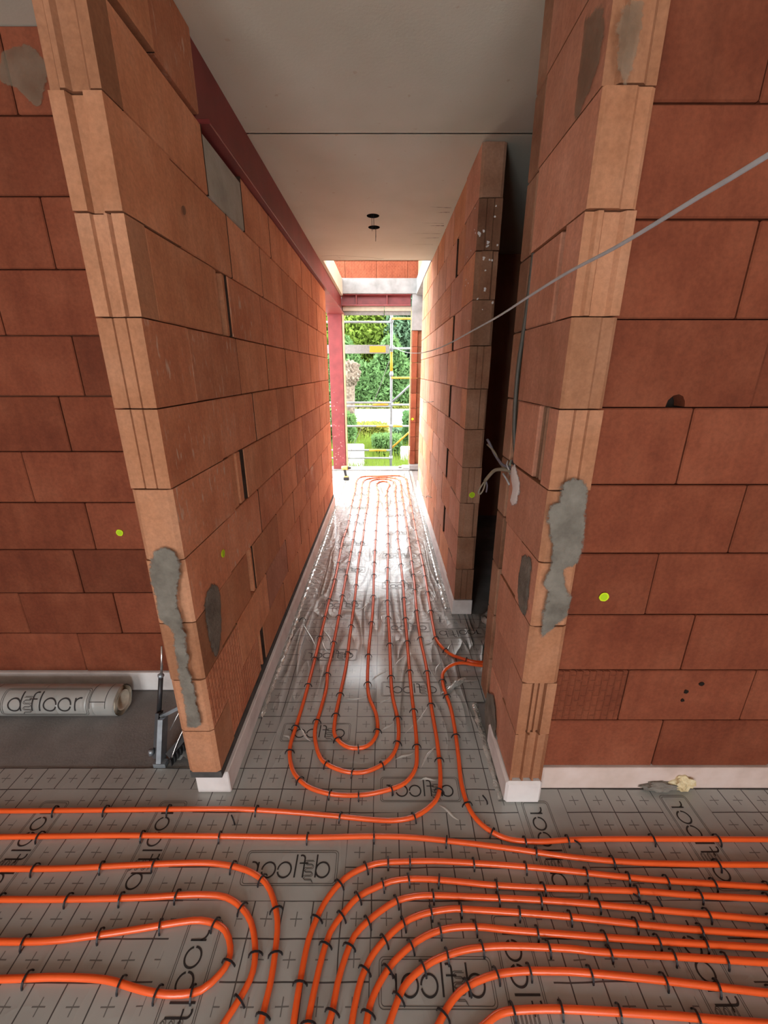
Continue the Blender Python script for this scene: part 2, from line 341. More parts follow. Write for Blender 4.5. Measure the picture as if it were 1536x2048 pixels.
def foil(name, grid):
    """grey printed foil: 10 cm grid with small crosses, glossy and wrinkled"""
    m, nt, b = new_mat(name)
    g = N(nt, 'ShaderNodeNewGeometry')
    pos = g.outputs['Position']
    wob = N(nt, 'ShaderNodeTexNoise')
    wob.inputs['Scale'].default_value = 5.0
    wob.inputs['Detail'].default_value = 2.0
    nt.links.new(pos, wob.inputs['Vector'])
    off = N(nt, 'ShaderNodeVectorMath', operation='MULTIPLY_ADD')
    nt.links.new(wob.outputs['Color'], off.inputs[0])
    off.inputs[1].default_value = (0.010, 0.010, 0)
    nt.links.new(pos, off.inputs[2])
    sep = N(nt, 'ShaderNodeSeparateXYZ')
    nt.links.new(off.outputs[0], sep.inputs[0])
    rawsep = N(nt, 'ShaderNodeSeparateXYZ')
    nt.links.new(pos, rawsep.inputs[0])
    x, y = sep.outputs[0], sep.outputs[1]

    def near(c, o):
        a = math_node(nt, 'MULTIPLY', math_node(nt, 'SUBTRACT', c, o), 10.0)
        return math_node(nt, 'ABSOLUTE', math_node(nt, 'SUBTRACT', a, math_node(nt, 'ROUND', a)))
    lx, ly = near(x, 0.062), near(y, 0.014)
    px, py = near(x, 0.012), near(y, 0.064)
    line = math_node(nt, 'MAXIMUM', math_node(nt, 'LESS_THAN', lx, 0.021), math_node(nt, 'LESS_THAN', ly, 0.021))
    c1 = math_node(nt, 'MULTIPLY', math_node(nt, 'LESS_THAN', px, 0.017), math_node(nt, 'LESS_THAN', py, 0.20))
    c2 = math_node(nt, 'MULTIPLY', math_node(nt, 'LESS_THAN', py, 0.017), math_node(nt, 'LESS_THAN', px, 0.20))
    cross = math_node(nt, 'MAXIMUM', c1, c2)
    base = ramp(nt, noise(nt, pos, 3.0, 4), [(0.3, (0.33, 0.338, 0.32)), (0.7, (0.42, 0.428, 0.405))])
    col = base
    if grid:
        # the print stops short of the walls of the corridor
        inx = math_node(nt, 'GREATER_THAN', rawsep.outputs[0], -0.648)
        outc = math_node(nt, 'LESS_THAN', rawsep.outputs[1], 1.42)
        keep = math_node(nt, 'MAXIMUM', inx, outc)
        col = mix_col(nt, math_node(nt, 'MULTIPLY', math_node(nt, 'MULTIPLY', cross, 0.75), keep), col, (0.05, 0.047, 0.045))
        col = mix_col(nt, math_node(nt, 'MULTIPLY', math_node(nt, 'MULTIPLY', line, 0.93), keep), col, (0.03, 0.028, 0.028))
    nt.links.new(col, b.inputs['Base Color'])
    b.inputs['Metallic'].default_value = 0.05
    b.inputs['Roughness'].default_value = 0.38
    b.inputs['Specular IOR Level'].default_value = 0.5
    b.inputs['Coat Weight'].default_value = 0.6
    b.inputs['Coat Roughness'].default_value = 0.12
    # wrinkles: diagonal folds and crumples, much stronger on the corridor sheet
    corr = N(nt, 'ShaderNodeMapRange')
    corr.inputs['From Min'].default_value = 1.3
    corr.inputs['From Max'].default_value = 2.3
    corr.inputs['To Min'].default_value = 0.14
    corr.inputs['To Max'].default_value = 1.0
    nt.links.new(rawsep.outputs[1], corr.inputs['Value'])
    rot = N(nt, 'ShaderNodeMapping')
    rot.inputs['Rotation'].default_value = (0, 0, math.radians(35))
    rot.inputs['Scale'].default_value = (5.5, 1.0, 1)
    nt.links.new(pos, rot.inputs['Vector'])
    f1 = noise(nt, rot.outputs[0], 1.0, 1, 0.4, 1.0)
    r1 = math_node(nt, 'SUBTRACT', 0.5, math_node(nt, 'ABSOLUTE', math_node(nt, 'SUBTRACT', f1, 0.5)))
    r1 = math_node(nt, 'POWER', math_node(nt, 'MULTIPLY', r1, 2.0), 9.0)
    f2 = noise(nt, pos, 6.5, 1, 0.4, 1.6)
    r2 = math_node(nt, 'SUBTRACT', 0.5, math_node(nt, 'ABSOLUTE', math_node(nt, 'SUBTRACT', f2, 0.5)))
    r2 = math_node(nt, 'POWER', math_node(nt, 'MULTIPLY', r2, 2.0), 3.5)
    crump = N(nt, 'ShaderNodeMapRange')
    crump.inputs['From Min'].default_value = 2.3
    crump.inputs['From Max'].default_value = 3.8
    crump.inputs['To Min'].default_value = 0.05
    crump.inputs['To Max'].default_value = 0.5
    nt.links.new(rawsep.outputs[1], crump.inputs['Value'])
    h = math_node(nt, 'ADD', math_node(nt, 'MULTIPLY', r1, corr.outputs[0]), math_node(nt, 'MULTIPLY', r2, crump.outputs[0]))
    h = math_node(nt, 'ADD', h, math_node(nt, 'MULTIPLY', noise(nt, pos, 5.0, 1), 0.14))
    bump(nt, b, h, 0.85, 0.015)
    MATS[name] = m


foil('foil_grid', True)
foil('foil_plain', False)

plain('film_fold_glint', (0.55, 0.55, 0.52), 0.18, spec=.8, coat=1.0)  # paler than the foil, so the folds carry painted highlights
# clear film edge
m, nt, b = new_mat('film_clear')
g_ = N(nt, 'ShaderNodeNewGeometry')
nt.links.new(ramp(nt, noise(nt, g_.outputs['Position'], 20, 3), [(0.3, (0.36, 0.35, 0.32)), (0.7, (0.55, 0.54, 0.5))]), b.inputs['Base Color'])
b.inputs['Roughness'].default_value = 0.2
b.inputs['Coat Weight'].default_value = 1.0
bump(nt, b, noise(nt, g_.outputs['Position'], 35, 3, 0.6, 2.0), 0.9, 0.012)
MATS['film_clear'] = m

# ------------------------------------------------------------------ geometry helpers


def obj(name, verts, faces, mat, parent=None, smooth=False, mats=None, fmat=None):
    me = bpy.data.meshes.new(name)
    me.from_pydata([tuple(v) for v in verts], [], faces)
    me.update()
    for mm in (mats or [mat]):
        me.materials.append(MATS[mm] if isinstance(mm, str) else mm)
    if fmat is not None:
        me.polygons.foreach_set('material_index', fmat)
    if smooth:
        me.polygons.foreach_set('use_smooth', [True] * len(me.polygons))
    return link(name, me, parent)


def link(name, me, parent=None, loc=None):
    o = bpy.data.objects.new(name, me)
    COL.objects.link(o)
    if loc is not None:
        o.location = loc
    if parent is not None:
        o.parent = parent
        o.matrix_parent_inverse = Matrix.Translation(-Vector(parent.location))
    return o


def empty(name, loc, label, cat, group=None):
    o = bpy.data.objects.new(name, None)
    o.location = loc
    COL.objects.link(o)
    return tag(o, label, cat, group)


def tag(o, label, cat, group=None):
    o['label'] = label
    o['category'] = cat
    if group:
        o['group'] = group
    return o


def struct(o):
    o['kind'] = 'structure'
    return o


def box_geo(x0, x1, y0, y1, z0, z1, bv=0.0):
    if bv <= 0:
        v = [(x0, y0, z0), (x1, y0, z0), (x1, y1, z0), (x0, y1, z0), (x0, y0, z1), (x1, y0, z1), (x1, y1, z1), (x0, y1, z1)]
        f = [(0, 3, 2, 1), (4, 5, 6, 7), (0, 1, 5, 4), (1, 2, 6, 5), (2, 3, 7, 6), (3, 0, 4, 7)]
        return v, f
    bm = bmesh.new()
    bmesh.ops.create_cube(bm, size=1.0)
    for vv in bm.verts:
        vv.co = Vector(((x0 + x1) / 2 + vv.co.x * (x1 - x0), (y0 + y1) / 2 + vv.co.y * (y1 - y0), (z0 + z1) / 2 + vv.co.z * (z1 - z0)))
    bmesh.ops.bevel(bm, geom=list(bm.edges), offset=bv, segments=1, affect='EDGES')
    bm.verts.index_update()
    v = [tuple(q.co) for q in bm.verts]
    f = [tuple(q.index for q in p.verts) for p in bm.faces]
    bm.free()
    return v, f


def box(name, x0, x1, y0, y1, z0, z1, mat, parent=None, bv=0.0):
    v, f = box_geo(x0, x1, y0, y1, z0, z1, bv)
    return obj(name, v, f, mat, parent)


def merge(*geos):
    V, F = [], []
    for v, f in geos:
        n = len(V)
        V += list(v)
        F += [tuple(i + n for i in p) for p in f]
    return V, F


def prism(poly, z0, z1):
    """extrude a plan polygon (counter-clockwise) between two heights"""
    n = len(poly)
    v = [(x, y, z0) for x, y in poly] + [(x, y, z1) for x, y in poly]
    f = [tuple(reversed(range(n))), tuple(range(n, 2 * n))]
    f += [(i, (i + 1) % n, n + (i + 1) % n, n + i) for i in range(n)]
    return v, f


def catmull(pts, step):
    P = [Vector(p) for p in pts]
    P = [P[0] * 2 - P[1]] + P + [P[-1] * 2 - P[-2]]
    out = []
    for i in range(1, len(P) - 2):
        a, b_, c_, d = P[i - 1], P[i], P[i + 1], P[i + 2]
        # centripetal parameterisation keeps tight bends clean
        t0 = 0.0
        t1 = t0 + max(1e-4, (b_ - a).length) ** 0.5
        t2 = t1 + max(1e-4, (c_ - b_).length) ** 0.5
        t3 = t2 + max(1e-4, (d - c_).length) ** 0.5
        n = max(2, int((c_ - b_).length / step))
        for k in range(n):
            t = t1 + (t2 - t1) * k / n
            A1 = a * ((t1 - t) / (t1 - t0)) + b_ * ((t - t0) / (t1 - t0))
            A2 = b_ * ((t2 - t) / (t2 - t1)) + c_ * ((t - t1) / (t2 - t1))
            A3 = c_ * ((t3 - t) / (t3 - t2)) + d * ((t - t2) / (t3 - t2))
            B1 = A1 * ((t2 - t) / (t2 - t0)) + A2 * ((t - t0) / (t2 - t0))
            B2 = A2 * ((t3 - t) / (t3 - t1)) + A3 * ((t - t1) / (t3 - t1))
            out.append(B1 * ((t2 - t) / (t2 - t1)) + B2 * ((t - t1) / (t2 - t1)))
    out.append(P[-2])
    return out


def tube_geo(pts, r, sides=8, cap=True):
    pts = [Vector(p) for p in pts]
    n = len(pts)
    V, F = [], []
    up = Vector((0, 0, 1))
    for i, p in enumerate(pts):
        d = (pts[min(i + 1, n - 1)] - pts[max(i - 1, 0)]).normalized()
        if abs(d.dot(up)) > 0.95:
            up = Vector((1, 0, 0))
        s = d.cross(up).normalized()
        w = s.cross(d).normalized()
        up = w
        rr = r[i] if isinstance(r, (list, tuple)) else r
        for k in range(sides):
            a = 2 * math.pi * k / sides
            V.append(p + s * (math.cos(a) * rr) + w * (math.sin(a) * rr))
    for i in range(n - 1):
        for k in range(sides):
            k2 = (k + 1) % sides
            F.append((i * sides + k, i * sides + k2, (i + 1) * sides + k2, (i + 1) * sides + k))
    if cap:
        F.append(tuple(reversed(range(sides))))
        F.append(tuple((n - 1) * sides + k for k in range(sides)))
    return V, F


def tube(name, pts, r, mat, parent=None, sides=8, smooth=True):
    v, f = tube_geo(pts, r, sides)
    return obj(name, v, f, mat, parent, smooth)


def disc_geo(c, axis, r, th, seg=20, wob=0.0, rnd=None):
    """short solid cylinder whose back face sits at c and which points along axis"""
    a = Vector(axis).normalized()
    t = a.cross(Vector((0, 0, 1)) if abs(a.z) < .9 else Vector((1, 0, 0))).normalized()
    w = a.cross(t)
    V = []
    rs = [r * (1 + (rnd.uniform(-wob, wob) if rnd else 0)) for _ in range(seg)]
    for h in (0, th):
        for k in range(seg):
            q = 2 * math.pi * k / seg
            V.append(Vector(c) + a * h + (t * math.cos(q) + w * math.sin(q)) * rs[k])
    F = [tuple(reversed(range(seg))), tuple(range(seg, 2 * seg))]
    F += [(k, (k + 1) % seg, seg + (k + 1) % seg, seg + k) for k in range(seg)]
    return V, F


# ------------------------------------------------------------------ masonry
BRICK_CACHE = {}
G = 0.0022


def brick(parent, x0, x1, y0, y1, z0, z1, mat, name='brick'):
    """one clay block; alike blocks share mesh data"""
    key = (round(x1 - x0, 3), round(y1 - y0, 3), round(z1 - z0, 3), mat)
    me = BRICK_CACHE.get(key)
    if me is None:
        sx, sy, sz = (x1 - x0) / 2 - G, (y1 - y0) / 2, (z1 - z0) / 2 - G
        sy = (y1 - y0) / 2 - G
        v, f = box_geo(-sx, sx, -sy, sy, -sz, sz, 0.004)
        me = bpy.data.meshes.new('brick')
        me.from_pydata(v, [], f)
        me.materials.append(MATS[mat])
        BRICK_CACHE[key] = me
    return link(name, me, parent, ((x0 + x1) / 2, (y0 + y1) / 2, (z0 + z1) / 2))


def profiled(parent, poly, z0, z1, mat, name='brick'):
    """block whose end shows tongues and grooves: plan outline extruded upwards"""
    cx = sum(p[0] for p in poly) / len(poly)
    cy = sum(p[1] for p in poly) / len(poly)
    v, f = prism([(x - cx, y - cy) for x, y in poly], z0 + G - (z0 + z1) / 2, z1 - G - (z0 + z1) / 2)
    me = bpy.data.meshes.new(name)
    me.from_pydata(v, [], f)
    me.materials.append(MATS[mat])
    return link(name, me, parent, (cx, cy, (z0 + z1) / 2))


def mixmat(opts, rnd=RND):
    t = rnd.random() * sum(w for _, w in opts)
    for mname, w in opts:
        t -= w
        if t <= 0:
            return mname
    return opts[-1][0]


# end-face profiles: (fraction across the wall, set-back in metres)
PROF = {
    'flat': [(0, .010), (.12, 0), (.88, 0), (1, .010)],
    'panel': [(0, .006), (.06, 0), (.62, 0), (.68, .006), (.92, .006), (1, .012)],
    'groove': [(0, .0), (.30, .0), (.34, .020), (.56, .020), (.64, 0), (1, 0)],
    'ribs': [(0, .004), (.30, .004), (.33, .014), (.58, .014), (.60, .002), (.66, .002), (.70, .014), (.74, .004), (1, .004)],
    'lines': [(0, .004), (.34, .004), (.36, .011), (.39, .002), (.64, .002), (.66, .009), (.69, 0), (1, 0)],
    'ridge': [(0, .010), (.18, .010), (.24, 0), (.34, 0), (.40, .014), (.72, .014), (.80, .002), (1, .002)],
    'flutes': [(0, .004), (.08, .004), (.12, .016), (.34, .016), (.37, .002), (.42, .002), (.45, .016), (.66, .016), (.69, .002), (.74, .002), (.77, .014), (.95, .014), (1, .002)],
    'open': [(0, .003), (.28, .003), (.30, .022), (.36, .022), (.37, .010), (.45, .010), (.46, .022), (.52, .022), (.53, .010), (.61, .010), (.62, .022), (.70, .022), (.72, .003), (1, .003)],
    'tongue': [(0, .012), (.22, .012), (.28, 0), (.72, 0), (.80, .010), (1, .010)],
}


def end_poly(x0, x1, ynear, yfar, prof):
    front = [(x0 + (x1 - x0) * f, ynear + d) for f, d in PROF[prof]]
    return front + [(x1, yfar - G), (x0, yfar - G)]


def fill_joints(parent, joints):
    """dark strips added so the upright joints of a wall read as lines, just behind the faces"""
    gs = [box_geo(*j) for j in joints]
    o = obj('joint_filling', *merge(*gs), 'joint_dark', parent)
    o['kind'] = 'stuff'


# ---- left corridor wall
YL0, YL1 = 1.268, 5.33
wall_left = struct(box('wall_left', XL - TW + .032, XL - .032, YL0 + .035, YL1 - .02, 0.02, 2.60, 'mortar_joint'))
wall_left['label'] = 'long left corridor wall of orange clay blocks'
box('base_block', XL - TW + .004, XL + .018, YL0 + .026, YL1, 0, .116, 'base_white', wall_left, 0.004)
box('bitumen_strip', XL - TW + .002, XL + .002, YL0 + .004, YL1, .116, .150, 'bitumen', wall_left)

left_opts = [('clay_face', 5), ('clay_flaky', 1.2), ('clay_waffle', .5), ('clay_pink', .8)]
# course: (end profile, first joints measured on the wall, open pockets (from, to, ribs))
LEFT = {
    0: ('flat', [1.44], [(1.89, 1.985, [(1.925, 1.945)])]),
    1: ('flat', [1.64], []),
    2: ('panel', [1.46], [(1.87, 1.965, [(1.925, 1.955)])]),
    3: ('panel', [1.65], []),
    4: ('flat', [], [(1.79, 1.985, [(1.79, 1.865), (1.885, 1.945)])]),
    5: ('lines', [1.72], []),
    6: ('lines', [1.55], []),
    7: ('ribs', [1.37], [(1.875, 2.02, [(1.875, 1.91), (1.965, 2.0)])]),
    8: ('groove', [1.60], []),
    9: ('ridge', [1.36], []),
    10: ('ridge', [1.60], []),
}
FIRST_MAT = {0: 'clay_waffle', 1: 'clay_waffle', 2: 'clay_face', 3: 'clay_flaky', 4: 'clay_flaky', 5: 'clay_flaky', 6: 'clay_flaky'}
JL = []
for k, (prof, joints, pockets) in LEFT.items():
    z0, z1 = Z0 + CH * k, Z0 + CH * (k + 1)
    if k == 0:
        z0 = .150
    end = YL1 if k < 10 else 1.92
    cuts = [YL0] + list(joints)
    gaps = []
    for a, b_, ribs in pockets:
        if k == 4:
            cuts += [a]
        elif cuts[-1] < a - 0.05:
            cuts += [a]
        gaps.append((a, b_))
        cuts += [b_]
        for ra, rb in ribs:
            brick(wall_left, XL - .06, XL - .004, ra, rb, z0, z1, 'clay_face', 'rib')
    if k == 9:
        cuts += [1.918, 2.36]
    if k == 9:
        z1 = 2.600
    while cuts[-1] < end - 0.08:
        cuts.append(min(end, cuts[-1] + 0.5))
    if end - cuts[-1] > 0:
        cuts[-1] = end
    cuts = [c for c in cuts if c <= end + 1e-6]
    for c in cuts[1:-1]:
        if not any(g0 - 1e-6 <= c <= g1 + 1e-6 for g0, g1 in gaps):
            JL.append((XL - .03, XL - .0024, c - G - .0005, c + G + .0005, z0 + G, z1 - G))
    for g0, g1 in gaps:
        box('pocket_shade', XL - .045, XL - .005, g1 - .003, g1 + .001, z0 + G, z1 - G, 'pocket_shade_brown', wall_left)  # thin dark plate puts the pocket's shade into colour
    for i in range(len(cuts) - 1):
        a, b_ = cuts[i], cuts[i + 1]
        if any(abs(a - g0) < 1e-6 and abs(b_ - g1) < 1e-6 for g0, g1 in gaps):
            continue
        j = RND.uniform(-.0014, .0014)
        if k == 9 and abs(a - 1.918) < 1e-6:
            box('padstone', XL - TW, XL - .004, a, b_, z0 + G, z1 - .022, 'mortar_pale', wall_left, 0.006)
            continue
        if i == 0:
            pm = 'clay_end' if (b_ - a) < 0.2 else FIRST_MAT.get(k, 'clay_face')
            o = profiled(wall_left, end_poly(XL - TW, XL, YL0, b_, prof), z0, z1, 'clay_end')
            o.data.materials.append(MATS[pm])
            for p in o.data.polygons:      # long corridor face keeps the face texture, the sawn end is paler
                if p.normal.x > 0.9 and p.area > 0.01:
                    p.material_index = 1
            continue
        mm = FIRST_MAT.get(k) if (i == 1 and k in (0, 3, 4, 5, 6)) else mixmat(left_opts)
        brick(wall_left, XL - TW, XL + j, a, b_, z0, z1, mm)

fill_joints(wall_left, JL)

# ---- near right pier (corridor wall between room and door opening), with its cut cable chase
YR0, YR1 = 1.250, 1.81
wall_right = struct(box('wall_right_pier', XR + .035, XR + TW - .03, YR0 + .04, YR1 - .03, 0.02, CEIL, 'void_shade'))
wall_right['label'] = 'near right clay block pier beside the dark door opening'
vb, fb = box_geo(XR - .013, XR + TW + .008, YR0 - .004, 1.56, 0, Z0 - .004, 0.010)
obj('base_block', vb, fb, 'base_white', wall_right)
RIGHT = {0: ('flutes', [1.45]), 1: ('open', [1.40]), 2: ('flat', []), 3: ('panel', [1.44]), 4: ('flat', []), 5: ('lines', [1.43]),
         6: ('panel', []), 7: ('ridge', [1.42]), 8: ('panel', []), 9: ('tongue', []), 10: ('groove', [])}
CH0, CH1 = 1.655, 1.698
for k, (prof, joints) in RIGHT.items():
    z0, z1 = Z0 + CH * k, Z0 + CH * (k + 1)
    ch0 = CH0 + 0.012 * max(0, k - 6)
    pocket = {5: (1.33, 1.42), 7: (1.375, 1.415)}.get(k)
    first_end = pocket[0] if pocket else (joints[0] if joints else ch0)
    o = profiled(wall_right, end_poly(XR, XR + TW, YR0, first_end, prof), z0, z1, 'clay_end')
    o.data.materials.append(MATS['clay_pink'])
    for p in o.data.polygons:
        if p.normal.x < -0.9 and p.area > 0.01:
            p.material_index = 1
    rest0 = first_end
    if pocket:
        rest0 = pocket[1]
        if k == 5:
            for q in range(3):
                y = pocket[0] + .012 + q * .027
                brick(wall_right, XR + .008, XR + .04, y, y + .012, z0, z1, 'clay_brown', 'rib')
    if rest0 < ch0 - 0.03:
        brick(wall_right, XR + RND.uniform(0, .002), XR + TW, rest0, ch0, z0, z1, 'clay_pink')
    brick(wall_right, XR + RND.uniform(0, .002), XR + TW, CH1, YR1, z0, z1, 'clay_brown')

# ---- right corridor wall beyond the door
YF0, YF1 = 2.68, 6.2
wall_far = struct(box('wall_right', XR + .035, XR + TW - .03, YF0 + .03, YF1 - .02, 0.02, CEIL, 'void_shade'))
wall_far['label'] = 'long right corridor wall of pinkish clay blocks beyond the door'
box('base_block', XR - .012, XR + TW + .006, YF0 - .006, YF1, 0, Z0 - .002, 'base_white', wall_far, 0.004)
JF = []
far_opts = [('clay_pink', 4), ('clay_face', 1.5), ('clay_waffle', .6)]
for k in range(11):
    z0, z1 = Z0 + CH * k, Z0 + CH * (k + 1)
    slot = k in (1, 3, 5, 7, 9)
    if slot:
        cuts, gap = [YF0, 2.87, 3.33, 3.42], (3.33, 3.42)
        if k in (9, 7):
            cuts = [YF0, 3.05, 3.33, 3.42]
    else:
        cuts, gap = [YF0, 3.12 if k % 4 else 3.07, 3.6], None
    while cuts[-1] < YF1 - 0.1:
        cuts.append(min(YF1, cuts[-1] + 0.5))
    cuts[-1] = YF1
    for c in cuts[1:-1]:
        if not (gap and gap[0] - 1e-6 <= c <= gap[1] + 1e-6):
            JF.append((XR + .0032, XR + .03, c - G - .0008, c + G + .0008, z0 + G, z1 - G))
    if gap:
        box('pocket_shade', XR + .005, XR + .05, gap[1] - .004, gap[1] + .001, z0 + G, z1 - G, 'pocket_shade_brown', wall_far)  # dark plate on the slot's far face, painted in place of shade
    for i in range(len(cuts) - 1):
        a, b_ = cuts[i], cuts[i + 1]
        if gap and abs(a - gap[0]) < 1e-6:
            if k in (7,):
                brick(wall_far, XR + .006, XR + .05, a + .03, a + .05, z0, z1, 'clay_pink', 'rib')
            continue
        mm = mixmat(far_opts)
        if i == 0:
            o = profiled(wall_far, end_poly(XR, XR + TW, a, b_, ('lines', 'flat', 'tongue', 'lines', 'flat', 'panel')[k % 6]), z0, z1, 'clay_brown')  # end face takes browner clay: its shade is put into the colour
            o.data.materials.append(MATS[mm])
            for p in o.data.polygons:
                if p.normal.x < -0.9 and p.area > 0.01:
                    p.material_index = 1
            continue
        brick(wall_far, XR + RND.uniform(0, .002), XR + TW, a, b_, z0, z1, mm)

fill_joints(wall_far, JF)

# ---- cross wall on the left, set back
YC = 1.91
wall_cl = struct(box('wall_front_left', -3.0, XL - TW - .02, YC + .03, YC + .11, 0, CEIL, 'mortar_joint'))
wall_cl['label'] = 'set-back left wall of deep red clay blocks'
box('base_block', -3.0, XL - TW, YC - .012, YC + .12, 0, Z0, 'base_white', wall_cl, 0.003)
CLJ = {0: -1.68, 1: -1.43, 2: -1.58, 3: -1.46, 4: -1.70, 5: -1.46, 6: -1.34, 7: -1.62, 8: -1.34, 9: -1.6, 10: -1.35}
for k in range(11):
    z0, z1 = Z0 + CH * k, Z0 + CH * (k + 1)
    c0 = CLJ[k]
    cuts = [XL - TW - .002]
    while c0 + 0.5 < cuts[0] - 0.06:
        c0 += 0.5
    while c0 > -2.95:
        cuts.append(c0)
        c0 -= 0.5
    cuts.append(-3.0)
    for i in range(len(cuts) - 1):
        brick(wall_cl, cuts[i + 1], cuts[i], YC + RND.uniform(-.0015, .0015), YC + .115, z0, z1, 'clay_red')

# ---- cross wall on the right
YD = 1.32
wall_cr = struct(box('wall_front_right', XR + TW + .02, 3.0, YD + .05, YD + .10, 0, CEIL, 'void_shade'))  # near-black core paints the shade behind the joints and the broken hole
wall_cr['label'] = 'right room wall of deep red clay blocks'
box('base_block', XR + TW + .004, 3.0, YD - .008, YD + .12, 0, Z0 - .002, 'base_pinkish', wall_cr, 0.004)
CRJ = {0: 1.15, 1: 0.96, 2: 1.16, 3: 0.97, 4: 1.21, 5: 0.97, 6: 1.14, 7: 1.03, 8: 1.2, 9: .95, 10: 1.2}
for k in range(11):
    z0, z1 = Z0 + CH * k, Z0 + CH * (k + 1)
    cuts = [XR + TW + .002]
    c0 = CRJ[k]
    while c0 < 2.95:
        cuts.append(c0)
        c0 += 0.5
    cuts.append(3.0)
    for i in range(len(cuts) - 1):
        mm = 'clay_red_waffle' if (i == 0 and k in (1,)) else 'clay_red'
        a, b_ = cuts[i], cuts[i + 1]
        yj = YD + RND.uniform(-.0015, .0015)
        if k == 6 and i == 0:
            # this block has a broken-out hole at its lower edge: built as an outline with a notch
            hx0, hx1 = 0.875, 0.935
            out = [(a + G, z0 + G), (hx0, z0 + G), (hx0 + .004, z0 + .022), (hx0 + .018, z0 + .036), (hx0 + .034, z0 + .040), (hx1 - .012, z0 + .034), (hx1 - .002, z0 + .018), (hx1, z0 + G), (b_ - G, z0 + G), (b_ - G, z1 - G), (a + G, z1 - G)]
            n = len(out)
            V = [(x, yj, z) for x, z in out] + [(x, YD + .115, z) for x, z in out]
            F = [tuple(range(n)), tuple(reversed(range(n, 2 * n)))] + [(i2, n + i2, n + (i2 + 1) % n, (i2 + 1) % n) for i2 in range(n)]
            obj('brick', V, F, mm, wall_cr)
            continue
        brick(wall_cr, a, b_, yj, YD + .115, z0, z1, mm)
for (x, z, r) in ((1.255, .560, .010), (1.203, .521, .009), (1.199, .478, .008)):
    v, f = disc_geo((x, YD - .0012, z), (0, -1, 0), r, .0008, 10, .25, RND)
    obj('drill_hole_shade', v, f, 'void_shade', wall_cr)  # flat discs, coloured near-black for the shade inside the holes

# crumbled foam where the right base is broken out
fo = bpy.data.meshes.new('foam_lump')
bm = bmesh.new()
bmesh.ops.create_icosphere(bm, subdivisions=3, radius=1.0)
for vv in bm.verts:
    q = 1 + .20 * math.sin(vv.co.x * 5 + vv.co.z * 3) * math.cos(vv.co.y * 4) + .16 * math.sin(vv.co.z * 13 + vv.co.x * 11)
    vv.co = Vector((vv.co.x * .050 * q, vv.co.y * .022 * q, max(-.036, vv.co.z * .040 * q)))
bm.to_mesh(fo)
bm.free()
fo.materials.append(MATS['foam_yellow'])
lump = link('foam_lump', fo, None, (1.295, YD - .012, .040))
tag(lump, 'cream crumbled foam lump stuck in the broken base of the right wall', 'foam')
fo2 = fo.copy()
fo2.materials.clear()
fo2.materials.append(MATS['mortar'])
l2 = link('rubble_lump', fo2, None, (1.20, YD - .016, .024))
l2.scale = (1.5, .8, .6)
tag(l2, 'grey mortar rubble lump beside the cream foam at the right wall', 'rubble')

# ---- mortar smears on the walls


def feathered(name, base, dark, light, most=1.0):
    """trowelled mortar that thins out to nothing at its rim"""
    m, nt, bs = new_mat(name)
    g = N(nt, 'ShaderNodeNewGeometry')
    v = g.outputs['Position']
    nt.links.new(ramp(nt, noise(nt, v, 14, 4, .6), [(0.3, dark), (0.5, base), (0.72, light)]), bs.inputs['Base Color'])
    bs.inputs['Roughness'].default_value = 0.92
    bs.inputs['Specular IOR Level'].default_value = 0.15
    at = N(nt, 'ShaderNodeAttribute')
    at.attribute_name = 'cover'
    rag = math_node(nt, 'MULTIPLY', math_node(nt, 'SUBTRACT', noise(nt, v, 38, 4, .65), .5), 1.5)
    a = math_node(nt, 'MULTIPLY', math_node(nt, 'SUBTRACT', math_node(nt, 'ADD', at.outputs['Fac'], rag), .28), 3.2)
    cl = N(nt, 'ShaderNodeClamp')
    nt.links.new(a, cl.inputs[0])
    cl.inputs['Max'].default_value = most
    nt.links.new(cl.outputs[0], bs.inputs['Alpha'])
    bump(nt, bs, noise(nt, v, 70, 5, .6), .8, .006)
    MATS[name] = m


feathered('mortar_smear', (0.185, 0.168, 0.14), (0.13, 0.115, 0.095), (0.24, 0.22, 0.185))
feathered('mortar_stain', (0.25, 0.19, 0.13), (0.19, 0.135, 0.09), (0.30, 0.24, 0.175), .55)
feathered('plaster_patch', (0.78, 0.75, 0.73), (0.70, 0.67, 0.65), (0.84, 0.82, 0.80))


